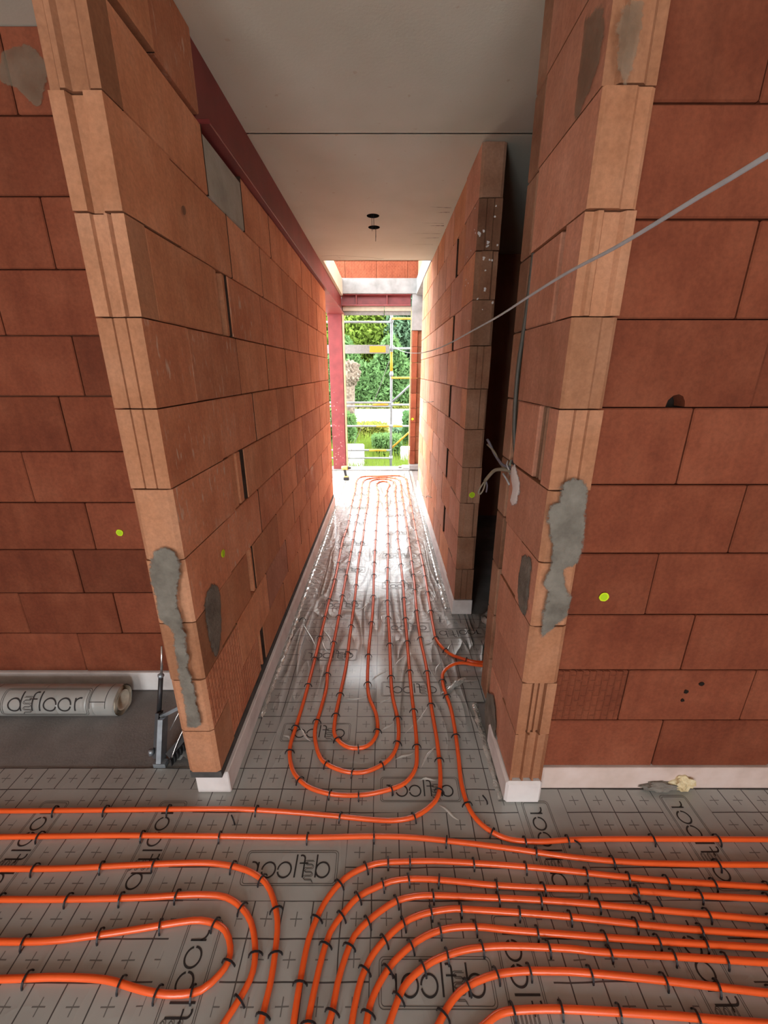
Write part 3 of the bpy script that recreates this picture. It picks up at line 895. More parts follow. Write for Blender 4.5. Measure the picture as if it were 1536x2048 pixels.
def smear(name, pts3, nrm, mat, parent, h=0.004):
    """patch on a wall: a fine grid cut to the outline, rising from its rim"""
    nrm = Vector(nrm)
    along_x = abs(nrm.y) > .5
    P = [Vector(p) for p in pts3]
    fixed = P[0].y if along_x else P[0].x
    dense = [((p.x if along_x else p.y), p.z) for p in catmull(P + [P[0]], 0.012)[:-1]]
    A = np.array(dense)
    Bp = np.roll(A, -1, axis=0)
    step = .007
    us = np.arange(A[:, 0].min() - .02, A[:, 0].max() + .02, step)
    zs = np.arange(A[:, 1].min() - .02, A[:, 1].max() + .02, step)
    U, Z = np.meshgrid(us, zs)
    Q = np.stack([U.ravel(), Z.ravel()], 1)
    d = Bp - A
    t = np.clip(((Q[:, None] - A) * d).sum(-1) / ((d * d).sum(-1) + 1e-12), 0, 1)
    dist = np.linalg.norm(Q[:, None] - (A + t[..., None] * d), axis=-1).min(1)
    cross = ((A[:, 1] > Q[:, None, 1]) != (Bp[:, 1] > Q[:, None, 1])) & (Q[:, None, 0] < (Bp[:, 0] - A[:, 0]) * (Q[:, None, 1] - A[:, 1]) / (Bp[:, 1] - A[:, 1] + 1e-12) + A[:, 0])
    sd = np.where(cross.sum(1) % 2 == 1, dist, -dist)
    cover = np.clip((sd + .012) / .026, 0, 1)
    V = []
    for (u, z), cv in zip(Q, cover):
        hh = h * cv
        V.append((u, fixed + nrm.y * hh, z) if along_x else (fixed + nrm.x * hh, u, z))
    n = len(us)
    F = []
    keep = sd.reshape(len(zs), n) > -.013
    flip = (nrm.y > 0) if along_x else (nrm.x < 0)
    for r in range(len(zs) - 1):
        for c in range(n - 1):
            if keep[r, c] or keep[r, c + 1] or keep[r + 1, c] or keep[r + 1, c + 1]:
                q = (r * n + c, r * n + c + 1, (r + 1) * n + c + 1, (r + 1) * n + c)
                F.append(tuple(reversed(q)) if flip else q)
    used = sorted({i for f in F for i in f})
    remap = {o_: i for i, o_ in enumerate(used)}
    me = bpy.data.meshes.new(name)
    me.from_pydata([V[i] for i in used], [], [tuple(remap[i] for i in f) for f in F])
    at = me.attributes.new('cover', 'FLOAT', 'POINT')
    at.data.foreach_set('value', [float(cover[i]) for i in used])
    me.update()
    me.polygons.foreach_set('use_smooth', [True] * len(me.polygons))
    me.materials.append(MATS[mat])
    return link(name, me, parent)


WALLS = {'left': wall_left, 'right': wall_right, 'cross': wall_cl}
for Y, w, pts in MORTAR_Y:
    thin_coat = w == 'cross' or max(z for x, z in pts) > 2.4
    smear('mortar_smear', [(x, Y, z) for x, z in pts], (0, -1, 0), 'mortar_stain' if thin_coat else 'mortar_smear', WALLS[w])
for X, w, pts in MORTAR_X:
    s = 1 if w == 'left' else -1
    smear('mortar_smear', [(X, y, z) for y, z in pts], (s, 0, 0), 'mortar_stain' if max(z for y, z in pts) > 2.2 else 'mortar_smear', WALLS[w])
smear('plaster_ring', [(.519, y, z) for y, z in PLASTER_RING], (-1, 0, 0), 'plaster_patch', wall_right, .006)
# small pale plaster splashes on the end of the far right wall
for _ in range(26):
    x = XR + RND.uniform(.005, TW * .95)
    z = RND.gauss(2.35, .16)
    if RND.random() < .6:
        v, f = disc_geo((x, YF0 + .0015, z), (0, -1, 0), RND.uniform(.003, .009), .003, 7, .45, RND)
    else:
        v, f = disc_geo((XR + .0015, YF0 + RND.uniform(.01, .3), z), (-1, 0, 0), RND.uniform(.003, .007), .003, 7, .45, RND)
    obj('plaster_splash', v, f, 'plaster_white', wall_far)

v, f = disc_geo((XL + .0005, 1.655, 2.245), (1, 0, 0), .013, .002, 12, .1, RND)
obj('plug', v, f, 'clay_brown', wall_left)

# ---- ceiling
ceiling = struct(box('ceiling', -3.2, 3.2, -3.3, 5.16, 2.93, 3.11, 'concrete_ceiling'))
ceiling['label'] = 'bare beige concrete ceiling slab'
box('slab_panel', -3.2, 3.2, -3.3, 2.604, CEIL, 2.93, 'concrete_ceiling', ceiling)
HOLES = [(-0.086, 3.789), (-0.084, 4.062)]


def slab_with_holes(x0, x1, y0, y1, z0, z1, holes, r):
    seg = 24
    bmx = bmesh.new()
    # cut the panel into a strip around each hole so every face stays simple
    ys = [y0] + [(holes[i][1] + holes[i + 1][1]) / 2 for i in range(len(holes) - 1)] + [y1]
    for (hx, hy), a, b_ in zip(holes, ys[:-1], ys[1:]):
        ring = [bmx.verts.new((hx + r * math.cos(2 * math.pi * k / seg), hy + r * math.sin(2 * math.pi * k / seg), z0)) for k in range(seg)]
        top = [bmx.verts.new((v.co.x, v.co.y, z1)) for v in ring]
        for k in range(seg):
            bmx.faces.new((ring[k], ring[(k + 1) % seg], top[(k + 1) % seg], top[k]))
        outer = []
        for k in range(seg):
            q = 2 * math.pi * k / seg
            dx, dy = math.cos(q), math.sin(q)
            s = min(((x1 - hx) / dx if dx > 1e-6 else (x0 - hx) / dx if dx < -1e-6 else 1e9),
                    ((b_ - hy) / dy if dy > 1e-6 else (a - hy) / dy if dy < -1e-6 else 1e9))
            outer.append(bmx.verts.new((hx + dx * s, hy + dy * s, z0)))
        corners = {}
        for k in range(seg):
            k2 = (k + 1) % seg
            bmx.faces.new((ring[k2], ring[k], outer[k], outer[k2]))
            p, q_ = outer[k].co, outer[k2].co
            if abs(p.x - q_.x) > 1e-4 and abs(p.y - q_.y) > 1e-4:
                cxx = p.x if abs(p.x - x0) < 1e-4 or abs(p.x - x1) < 1e-4 else q_.x
                cyy = p.y if abs(p.y - a) < 1e-4 or abs(p.y - b_) < 1e-4 else q_.y
                cv = bmx.verts.new((cxx, cyy, z0))
                bmx.faces.new((outer[k2], outer[k], cv))
    me = bpy.data.meshes.new('slab_panel')
    bmesh.ops.recalc_face_normals(bmx, faces=bmx.faces)
    bmx.to_mesh(me)
    bmx.free()
    me.materials.append(MATS['concrete_ceiling'])
    return me


link('slab_panel', slab_with_holes(-3.2, 3.2, 2.614, 5.165, CEIL, 2.93, HOLES, .05), ceiling)
box('slab_edge', -3.2, 3.2, 5.15, 5.17, CEIL, 3.11, 'concrete_ceiling', ceiling)
for hx, hy in HOLES:
    ring = [(.0485, CEIL - .001), (.0485, 2.925), (.001, 2.926)]
    V, F = [], []
    for r_, z_ in ring:
        for k in range(24):
            V.append((hx + r_ * math.cos(2 * math.pi * k / 24), hy + r_ * math.sin(2 * math.pi * k / 24), z_))
    for j in range(2):
        for k in range(24):
            F.append((j * 24 + k, j * 24 + (k + 1) % 24, (j + 1) * 24 + (k + 1) % 24, (j + 1) * 24 + k))
    obj('hole_shade_liner', V, F, 'void_shade', ceiling, True)  # near-black liner added so the ceiling hole looks shaded inside
    for q in range(2):
        ox_ = RND.uniform(-.02, .02)
        pts = [(hx + ox_, hy + .01 * q, 2.93), (hx + ox_ + .004, hy, 2.88), (hx + ox_ + RND.uniform(-.008, .008), hy + .004, 2.80 - .03 * q)]
        o = tube('hanging_wire', catmull(pts, .02), .0022, 'clip_black', None, 6)
        which = 'front' if hy < 3.9 else 'rear'
        side = 'shorter' if q == 0 else 'longer'
        tag(o, f'{side} black wire hanging from the {which} ceiling hole', 'wire', 'wires from the ceiling holes')
# dark scrape marks on the ceiling by the far right wall, and hairline cracks near its end
for (x, y, L, w, sk) in ((.42, 3.60, .16, .014, .02), (.45, 3.72, .10, .02, -.01), (.40, 3.95, .18, .010, .015), (.44, 4.02, .12, .028, .0), (.38, 4.22, .24, .012, .01), (.42, 4.36, .16, .018, -.012), (.37, 4.55, .2, .008, .008)):
    V, F = [], []
    for i in range(9):
        t = i / 8
        ww = w * t * (1 - .5 * t) * (1 + .5 * math.sin(i * 2.1 + y * 9)) + .001
        V += [(x - L / 2 + L * t, y + sk * t - ww / 2, CEIL - .0006), (x - L / 2 + L * t, y + sk * t + ww / 2, CEIL - .0006)]
    obj('scrape_mark', V, [(2 * i, 2 * i + 1, 2 * i + 3, 2 * i + 2) for i in range(8)], 'mortar', ceiling)
for pts in ([(-.66, 4.98), (-.5, 4.96), (-.3, 4.99), (-.1, 5.06), (.0, 5.1)], [(-.5, 4.97), (-.47, 5.05), (-.48, 5.12)]):
    V = []
    for x, y in pts:
        V += [(x, y - .003, CEIL - .0005), (x, y + .003, CEIL - .0005)]
    obj('crack', V, [(2 * i, 2 * i + 1, 2 * i + 3, 2 * i + 2) for i in range(len(pts) - 1)], 'mortar', ceiling)

# slab strips round the open stairwell
trim_1 = struct(box('trim_1', -1.3, XL + .015, 5.17, 7.40, CEIL, 3.11, 'concrete_ceiling'))
trim_1['label'] = 'beige slab edge above the red beam'
trim_2 = struct(box('trim_2', XR, XR + .25, 5.17, 7.40, CEIL + .01, 3.12, 'concrete_grey'))
trim_2['label'] = 'pale grey ring beam above the far right wall'

# ---- far wall over the garden opening
wall_back = struct(box('wall_back', -1.0, .95, 7.5, 7.68, 3.12, 4.3, 'mortar_joint'))
wall_back['label'] = 'upper far wall of textured clay blocks'
for k in range(4):
    z0, z1 = 3.12 + CH * k, 3.12 + CH * (k + 1)
    xx = -1.0 - (.22 if k % 2 else 0.12)
    while xx < .9:
        brick(wall_back, xx, xx + .5, 7.46, 7.60, z0, z1, 'clay_red_waffle')
        xx += .5
beam_c = box('concrete_beam', -.74, .60, 7.40, 7.66, 2.90, 3.12, 'concrete_grey', wall_back, 0.004)
upper = struct(box('wall_upper_right', XR + .04, XR + .2, 5.2, 7.6, 3.12, 4.3, 'mortar_joint'))
upper['label'] = 'upper right stairwell wall of clay blocks'
for k in range(4):
    z0, z1 = 3.12 + CH * k, 3.12 + CH * (k + 1)
    yy = 5.2 - (.25 if k % 2 else 0)
    while yy < 7.4:
        brick(upper, XR + .02, XR + .16, yy, min(yy + .5, 7.45), z0, z1, 'clay_pink')
        yy += .5
sky_blocker = struct(obj('sky_blocker', *merge(box_geo(-.05, 1.2, 4.9, 7.8, 4.3, 4.45), box_geo(-3.0, -.05, 4.9, 5.5, 4.3, 4.45)), 'wood_blind'))  # unseen cover added to cut sky light on the far right wall
sky_blocker['label'] = 'unseen deck added over the stairwell to cut sky light'
# right jamb of the opening: stack of clay blocks with a concrete head and foot
wall_jamb = struct(box('wall_back_right', .60, .92, 7.56, 7.70, 0, 3.1, 'mortar_joint'))
wall_jamb['label'] = 'narrow clay block jamb right of the garden opening'
box('base_block', .46, .66, 7.36, 7.56, 0, .10, 'concrete_grey', wall_jamb, .004)
box('concrete_head', .46, .66, 7.42, 7.58, 2.36, 2.90, 'concrete_grey', wall_jamb, .004)
for k in range(9):
    brick(wall_jamb, .47, .565, 7.44, 7.58, .10 + .251 * k, .10 + .251 * (k + 1), 'clay_red')
    brick(wall_jamb, .568, .66, 7.50, 7.60, .10 + .251 * k, .10 + .251 * (k + 1), 'clay_brown')
side_r = struct(box('wall_side_right', .66, .78, 6.2, 7.56, 0, CEIL + .01, 'room_wall'))
side_r['label'] = 'set-back brick wall behind the far right corner'

# ---- steel frame
beam = empty('steel_beam', (XL - .1, 1.93, 2.62), 'dark red primed steel beam running along the left wall top', 'beam')
BX0, BX1 = XL - .25, XL + .030
box('bottom_flange', BX0, BX1, 1.925, 7.62, 2.602, 2.618, 'steel_red', beam, .003)
box('web', XL - .032, XL - .020, 1.925, 7.62, 2.618, CEIL + .02, 'steel_red', beam)
box('rear_web', BX0 + .04, BX0 + .052, 1.925, 7.62, 2.618, CEIL + .02, 'steel_red', beam)
box('end_plate', BX0, BX1, 7.62, 7.635, 2.602, CEIL - .001, 'steel_red', beam)
colm = empty('steel_column', (-.80, 7.45, 0), 'red primed steel column standing left of the garden opening', 'column')
box('front_flange', -.925, -.70, 7.42, 7.432, 0.004, 2.584, 'steel_red_light', colm, .002)
box('web', -.818, -.808, 7.432, 7.60, 0.004, 2.584, 'steel_red_light', colm)
box('back_flange', -.925, -.70, 7.60, 7.612, 0.004, 2.584, 'steel_red_light', colm, .002)
box('head_plate', -.94, -.69, 7.41, 7.63, 2.584, 2.601, 'steel_red_light', colm, .002)
box('foot_plate', -.95, -.68, 7.40, 7.64, 0, .012, 'steel_red_light', colm, .002)
for _ in range(30):
    z = abs(RND.gauss(0, .7)) + .1
    if z > 2.3:
        continue
    v, f = disc_geo((RND.uniform(-.9, -.72), 7.4205, z), (0, -1, 0), RND.uniform(.004, .011), .002, 6, .4, RND)
    obj('paint_fleck', v, f, 'paint_fleck', colm)
lint = empty('steel_lintel', (-.1, 7.42, 2.73), 'red steel lintel under the grey concrete beam', 'lintel')
box('bottom_flange', -.69, .44, 7.43, 7.64, 2.73, 2.745, 'steel_red_light', lint, .002)
box('web', -.69, .44, 7.53, 7.54, 2.745, 2.885, 'steel_red_light', lint)
box('top_flange', -.69, .44, 7.43, 7.64, 2.885, 2.899, 'steel_red', lint, .002)
for x in (-.45, .05):
    box('stiffener', x - .006, x + .006, 7.44, 7.53, 2.745, 2.885, 'steel_red', lint)
blind = empty('roller_blind_box', (-.1, 7.58, 2.62), 'pale wooden shutter box below the red lintel', 'shutter box')
for x0, x1 in ((-.68, .0), (.01, .46)):
    box('board', x0, x1, 7.50, 7.515, 2.66, 2.725, 'wood_blind', blind, .003)
    box('lower_board', x0, x1, 7.54, 7.56, 2.60, 2.668, 'board_grey', blind, .003)
batten = box('wooden_batten', -.685, -.655, 7.40, 7.425, .004, 2.60, 'wood_pale', None, .003)
tag(batten, 'thin pale wooden batten standing against the red column edge', 'batten')
edge = box('timber_edge', .445, .462, 7.46, 7.50, .10, 2.66, 'wood_pale', None, .003)
tag(edge, 'thin yellowish timber strip edging the right brick jamb', 'timber')
mb = box('edge_board', XL - .10, XL - .07, YL1 + .004, YL1 + .05, 0.004, 1.26, 'mauve_board', None, .003)
tag(mb, 'narrow mauve board standing at the far end of the left wall', 'board')

# ---- room behind the camera and the dark room right of the door (they shape the light)
w = struct(box('wall_room_left', -3.15, -3.0, -3.3, 2.05, 0, 3.0, 'room_wall'))
struct(box('wall_room_right', 3.0, 3.15, -3.3, 5.2, 0, 3.0, 'room_wall'))
wb = [box_geo(-3.15, -2.25, -3.2, -3.0, 0, 3.0), box_geo(-1.15, .65, -3.2, -3.0, 0, 3.0), box_geo(1.55, 3.15, -3.2, -3.0, 0, 3.0)]
for wx0, wx1 in ((-2.25, -1.15), (.65, 1.55)):
    wb += [box_geo(wx0, wx1, -3.2, -3.0, 2.5, 3.0), box_geo(wx0, wx1, -3.2, -3.0, 0, .1)]
struct(obj('wall_room_back', *merge(*wb), 'room_wall'))
struct(box('wall_dark_room', XR + TW, 3.0, 4.9, 5.05, 0, CEIL, 'room_wall'))

# ---- floor
floor = struct(obj('floor', *merge(box_geo(-3.15, 3.15, -3.2, 7.66, -.25, -.004)), 'concrete_floor'))
floor['label'] = 'grey concrete subfloor under the foil'

LOGO_ALONG_X = [(-.343, 1.009 + .6 * i) for i in range(-1, 9)] + [(.157, .709 + .6 * i) for i in range(0, 9)]
LOGO_ALONG_Y = [(-.888, 1.084), (-1.388, 1.084), (.636, 1.084), (1.236, 1.109), (.986, .709), (-.588, .684), (.415, .70), (1.486, .709)]
LOGO_TURNED = [(.53, 2.44)]


def in_logo(x, y):
    for cx, cy in LOGO_ALONG_X:
        if abs(x - cx) < .2 and abs(y - cy) < .1:
            return True
    for cx, cy in LOGO_ALONG_Y:
        if abs(x - cx) < .1 and abs(y - cy) < .2:
            return True
    for cx, cy in LOGO_TURNED:
        if abs(x - cx) < .2 and abs(y - cy) < .1:
            return True
    return False


def foil_sheet(name, rects, label):
    V, F, M = [], [], []
    for (x0, x1, y0, y1) in rects:
        xs = sorted({x0, x1} | {round(.007 + .05 * i, 4) for i in range(-80, 80) if x0 < .007 + .05 * i < x1})
        ys = sorted({y0, y1} | {round(.009 + .05 * i, 4) for i in range(-80, 200) if y0 < .009 + .05 * i < y1})
        base = len(V)
        for yy in ys:
            for xx in xs:
                V.append((xx, yy, 0.0))
        nx = len(xs)
        for j in range(len(ys) - 1):
            for i in range(nx - 1):
                a = base + j * nx + i
                F.append((a, a + 1, a + nx + 1, a + nx))
                M.append(1 if in_logo((xs[i] + xs[i + 1]) / 2, (ys[j] + ys[j + 1]) / 2) else 0)
    o = obj(name, V, F, None, None, mats=['foil_grid', 'foil_plain'], fmat=M)
    return tag(o, label, 'foil')


foil_room = foil_sheet('underlay_foil', [(-3.0, 3.0, -3.0, 1.31), (-3.0, -.80, 1.31, 1.412)], 'grey underlay foil with black grid print across the front room floor')
foil_corr = foil_sheet('underlay_foil', [(-.70, .51, 1.31, 7.36), (.51, 1.6, 1.81, 2.68), (-1.6, -.70, 5.36, 7.36)], 'wrinkled shiny underlay foil with grid print along the corridor floor')


def ribbon(pts, w, closed=False):
    P = [Vector((x, y)) for x, y in pts]
    n = len(P)
    V, F = [], []
    for i in range(n):
        a = P[(i - 1) % n] if (closed or i > 0) else P[i]
        b_ = P[(i + 1) % n] if (closed or i < n - 1) else P[i]
        d = (b_ - a).normalized()
        nn = Vector((-d.y, d.x))
        V += [(P[i].x + nn.x * w / 2, P[i].y + nn.y * w / 2, 0), (P[i].x - nn.x * w / 2, P[i].y - nn.y * w / 2, 0)]
    for i in range(n if closed else n - 1):
        j = (i + 1) % n
        F.append((2 * i, 2 * i + 1, 2 * j + 1, 2 * j))
    return V, F


def arc(cx, cy, r, a0, a1, n=20, ry=None):
    return [(cx + r * math.cos(math.radians(a0 + (a1 - a0) * i / n)), cy + (ry or r) * math.sin(math.radians(a0 + (a1 - a0) * i / n))) for i in range(n + 1)]


def rrect(x0, x1, y0, y1, r):
    return arc(x1 - r, y1 - r, r, 0, 90, 5) + arc(x0 + r, y1 - r, r, 90, 180, 5) + arc(x0 + r, y0 + r, r, 180, 270, 5) + arc(x1 - r, y0 + r, r, 270, 360, 5)


LW = .0058
R_ = .0245
yb = -.032
letters = merge(
    ribbon(arc(-.118, yb + R_, R_, 0, 345, 26), LW, False), ribbon([(-.118 + R_, yb), (-.118 + R_, yb + .075)], LW),          # d
    ribbon([(-.048, yb), (-.048, yb + .058)] + arc(-.036, yb + .060, .012, 180, 60, 8), LW), ribbon([(-.062, yb + .046), (-.030, yb + .046)], LW * .8),   # f
    ribbon([(-.018, yb), (-.018, yb + .075)], LW),          # l
    ribbon(arc(.022, yb + R_, R_, 0, 345, 26), LW), ribbon(arc(.080, yb + R_, R_, 0, 345, 26), LW),            # oo
    ribbon([(.121, yb), (.121, yb + .050)], LW), ribbon(arc(.141, yb + .030, .020, 180, 75, 10), LW))              # r
thin = .0022
ser = [(-.088, -.050), (-.083, -.040), (-.060, -.040)] + arc(-.060, -.034, .006, -90, 90, 6) + [(-.078, -.028)] + arc(-.078, -.022, .006, 270, 90, 6) + [(-.060, -.016)] + arc(-.060, -.010, .006, -90, 90, 6) + [(-.078, -.004)] + arc(-.078, .002, .006, 270, 90, 6) + [(-.060, .008)] + arc(-.060, .014, .006, -90, 90, 6) + [(-.085, .020)]
frames = merge(ribbon(rrect(-.172, .172, -.056, .056, .014), thin, True), ribbon(rrect(-.165, .165, -.050, .050, .010), thin, True),
               ribbon(ser, thin), ribbon([(x + .004, y + .0035) for x, y in ser], thin))


def mirror(geo):
    v, f = geo
    return [(-x, y, z) for x, y, z in v], [tuple(reversed(p)) for p in f]


def up_facing(geo):
    v, f = geo
    out = []
    for p in f:
        a, b_, c_ = (Vector(v[p[i]]) for i in range(3))
        out.append(p if (b_ - a).cross(c_ - a).z > 0 else tuple(reversed(p)))
    return v, out


LOGO_MESH = {}
for nm, geo, mt in (('letters', letters, 'ink_black'), ('frame', frames, 'ink_grey')):
    v, f = up_facing(mirror(geo))
    me = bpy.data.meshes.new('printed_' + nm)
    me.from_pydata(v, [], f)
    me.materials.append(MATS[mt])
    LOGO_MESH[nm] = me


def place_logo(x, y, rz):
    par = foil_room if y < 1.31 else foil_corr
    for nm, me in LOGO_MESH.items():
        o = link('printed_' + nm, me, par, (x, y, .0007 if nm == 'frame' else .0010))
        o.rotation_euler = (0, 0, rz)


for x, y in LOGO_ALONG_X:
    if y < 7.2:
        place_logo(x, y, 0)
for x, y in LOGO_ALONG_Y:
    place_logo(x, y, math.radians(-90))
for x, y in LOGO_TURNED:
    place_logo(x, y, math.radians(183))

# sharp folds standing up in the corridor foil, their highlights put into a pale colour
for (ax_, ay_), (bx_, by_) in FOLDS:
    a, b_ = Vector((ax_, ay_, 0)), Vector((bx_, by_, 0))
    L = (b_ - a).length
    s = (b_ - a).normalized().cross(Vector((0, 0, 1)))
    V, F = [], []
    n = 8
    for i in range(n + 1):
        t = i / n
        w_ = math.sin(math.pi * min(max(t, .02), .98)) * .9 + .1
        p = a.lerp(b_, t) + s * (.006 * math.sin(t * 5 + L * 40))
        V += [p - s * (.007 * w_) + Vector((0, 0, .0004)), p + Vector((0, 0, .0055 * w_)), p + s * (.005 * w_) + Vector((0, 0, .0004))]
    for i in range(n):
        F += [(3 * i, 3 * i + 1, 3 * i + 4, 3 * i + 3), (3 * i + 1, 3 * i + 2, 3 * i + 5, 3 * i + 4)]
    obj('film_fold_glint', V, F, 'film_fold_glint', foil_corr, True)

# crumpled clear film edge along the foot of the left corridor base


def film_strip(name, pts, w, h, label):
    V, F = [], []
    dense = catmull([(x, y, 0) for x, y in pts], .03)
    for i, p in enumerate(dense):
        d = (dense[min(i + 1, len(dense) - 1)] - dense[max(i - 1, 0)]).normalized()
        s = Vector((d.y, -d.x, 0))
        for k in range(5):
            t = k / 4
            lift = h * math.sin(math.pi * t) * (.55 + .45 * math.sin(i * 1.7 + k)) + .002
            V.append(p + s * ((t - .5) * w + .006 * math.sin(i * 2.3 + k * 1.1)) + Vector((0, 0, lift)))
    for i in range(len(dense) - 1):
        for k in range(4):
            a = i * 5 + k
            F.append((a, a + 1, a + 6, a + 5))
    o = obj(name, V, F, 'film_clear', None, True)
    return tag(o, label, 'film')


film_strip('film_edge', [(-.648, 1.7), (-.644, 2.4), (-.646, 3.3), (-.640, 4.2), (-.645, 5.2), (-.640, 6.6)], .026, .009, 'crumpled clear film edge along the left corridor base')
film_strip('film_edge', [(.480, 2.75), (.476, 3.5), (.480, 4.6), (.476, 5.8)], .026, .007, 'crumpled clear film edge along the far right corridor base')
film_strip('film_edge', [(.496, 1.26), (.494, 1.45), (.490, 1.65), (.496, 1.80)], .024, .007, 'grey crumpled film edge at the foot of the near right pier')
film_strip('film_flap', [(.335, 1.86), (.40, 1.93), (.48, 1.99)], .035, .02, 'white shiny film flap lying by the door where the pipe turns')

film_strip('film_scrap', [(.70, 2.35), (.78, 2.5), (.74, 2.62), (.86, 2.72)], .06, .05, 'crumpled shiny film scrap in the dark room behind the door')

# ------------------------------------------------------------------ heating pipes
PR = 0.0095
PZ = 0.0105
arch = [(-.0205, -.002), (-.0175, .010), (-.0110, .0195), (0, .0228), (.0110, .0195), (.0175, .010), (.0205, -.002)]
V, F = [], []
for y, z in arch:
    c2 = Vector((y, z - .004)).normalized()
    for dx, k in ((-.0026, 0), (.0026, 0), (.0026, .0035), (-.0026, .0035)):
        V.append((dx, y + c2.x * k, z + c2.y * k))
for i in range(len(arch) - 1):
    for k in range(4):
        a, b2 = i * 4 + k, i * 4 + (k + 1) % 4
        F.append((a, b2, b2 + 4, a + 4))
F += [(0, 1, 2, 3), (24, 27, 26, 25)]
CLIP = bpy.data.meshes.new('clip')
CLIP.from_pydata(V, [], F)
CLIP.materials.append(MATS['clip_black'])


def pipe(pts2, label, spacing, ext0=None, ext1=None, seed=1, zs=None, zend=None):
    rnd = random.Random(seed)
    pts = [Vector((x, y, PZ)) for x, y in pts2]
    if zend:
        for i, z in zend.items():
            pts[i].z = z
    if ext0 is not None:
        pts.insert(0, Vector((*ext0, PZ)))
    if ext1 is not None:
        pts.append(Vector((*ext1, PZ)))
    dense = catmull(pts, .022)
    v, f = tube_geo(dense, PR, 10)
    o = obj('heating_pipe', v, f, 'pipe_orange', None, True)
    tag(o, label, 'pipe', 'orange heating pipes on the floor')
    # black staples at intervals along the run
    acc, nxt = 0.0, spacing * .5
    for i in range(1, len(dense) - 1):
        acc += (dense[i] - dense[i - 1]).length
        if acc < nxt:
            continue
        nxt = acc + spacing * rnd.uniform(.75, 1.3)
        d = dense[i + 1] - dense[i - 1]
        if dense[i].z > PZ + .004 or dense[i].y < .2 or abs(dense[i].x) > 2.2:
            continue
        # tighter bends carry staples closer together
        q = (dense[min(i + 8, len(dense) - 1)] - dense[i]).angle(dense[i] - dense[max(i - 8, 0)], 0)
        if q > .35:
            nxt = acc + spacing * rnd.uniform(.4, .6)
        c = link('clip', CLIP, o, (dense[i].x, dense[i].y, 0))
        c.rotation_euler = (0, 0, math.atan2(d.y, d.x) + rnd.uniform(-.12, .12))
    return o


pipe(PIPE_CORRIDOR, 'orange heating pipe looping up and down the corridor in nested hairpins', .27, (-2.6, 1.21), (.9, 2.18), 3)
pipe(PIPE_DOOR, 'orange heating pipe bending from the door opening out to the right', .27, (.9, 2.06), (2.6, 1.10), 4, zend={0: .03, 1: .034, 2: .026, 3: .016})
pipe(PIPE_CROSS, 'orange heating pipe crossing the whole room just in front of the walls', .30, (-2.6, 1.11), (2.6, 1.0), 5)
for i, (pp, lb) in enumerate(zip(PIPE_LEFT, ('outermost of the orange pipe bends at the lower left', 'middle of the orange pipe bends at the lower left', 'innermost orange pipe hairpin at the lower left'))):
    e0 = (-2.6, pp[0][1] + .01)
    last, prev = Vector(pp[-1]), Vector(pp[-2])
    e1 = tuple(last + (last - prev).normalized() * .45) if i < 2 else (-2.6, pp[-1][1])
    pipe(pp, lb, .21, e0, e1, 10 + i)
ORD = ['outermost', 'second', 'third', 'fourth', 'fifth', 'sixth', 'seventh', 'innermost']
for i, pp in enumerate(PIPE_RIGHT):
    f0, f1 = Vector(pp[0]), Vector(pp[1])
    e0 = tuple(f0 + (f0 - f1).normalized() * .45)
    l0, l1 = Vector(pp[-1]), Vector(pp[-2])
    e1 = tuple(l0 + (l0 - l1).normalized() * 1.2)
    pipe(pp, f'{ORD[i]} of eight nested orange pipe bends curving to the lower right', .17, e0, e1, 20 + i)

# loose staples on the foil
LOOSE = [((-.617, 1.179), 'lying left of the corridor mouth behind the first pipe'), ((-.595, 2.587), 'standing on the foil near the left corridor base'),
         ((.462, 3.165), 'lying by the far right corridor base'), ((.407, 2.60), 'lying beside the rightmost corridor pipe'),
         ((.86, .914), 'left of the pair among the right-hand pipes'), ((.935, .904), 'right of the pair among the right-hand pipes'),
         ((.732, 1.085), 'between the two rear pipes on the right'), ((.42, 1.261), 'lying left of the near right pier foot')]
for i, ((x, y), where) in enumerate(LOOSE):
    o = link('loose_clip', CLIP, None, (x, y, .003))
    o.rotation_euler = (math.radians(90 if i not in (1,) else 0), 0, RND.uniform(0, 3.1))
    tag(o, f'loose black pipe staple {where}', 'staple', 'loose pipe staples')

# ------------------------------------------------------------------ things on and around the walls
DOTS = [((-1.3165, YC - .002, .966), (0, -1, 0), 'on the set-back red wall at the left'), ((XL + .0015, 1.584, 1.001), (1, 0, 0), 'on the left corridor wall'),
        ((.80, YD - .002, .951), (0, -1, 0), 'on the right room wall'), ((.597, YF0 + .001, .932), (0, -1, 0), 'on the end of the far right wall'),
        ((.506, 7.439, .917), (0, -1, 0), 'on the jamb right of the garden opening')]
for p, ax, where in DOTS:
    e = empty('marker_dot', p, f'fluorescent yellow level marker dot {where}', 'marker', 'fluorescent level markers')
    r = .0175 if p[1] < 2 else .02
    v, f = disc_geo(p, ax, r, .0022, 20, .05, RND)
    obj('rim', v, f, 'marker_yellow', e)
    v, f = disc_geo(Vector(p) + Vector(ax) * .0022, ax, r * .74, .0008, 18, .05, RND)
    obj('centre', v, f, 'marker_green', e)

# strung cable
cab = [Vector(p) for p in STRUNG_CABLE]
d0 = (cab[0] - cab[1]).normalized()
cab = [cab[0] + d0 * 1.6 + Vector((0, 0, .25)), cab[0] + d0 * .5 + Vector((0, 0, .03))] + cab
o = tube('strung_cable', catmull(cab, .04), .0036, 'cable_pale', None, 8)
tag(o, 'pale grey cable strung across the corridor from upper right to the scaffold', 'cable')

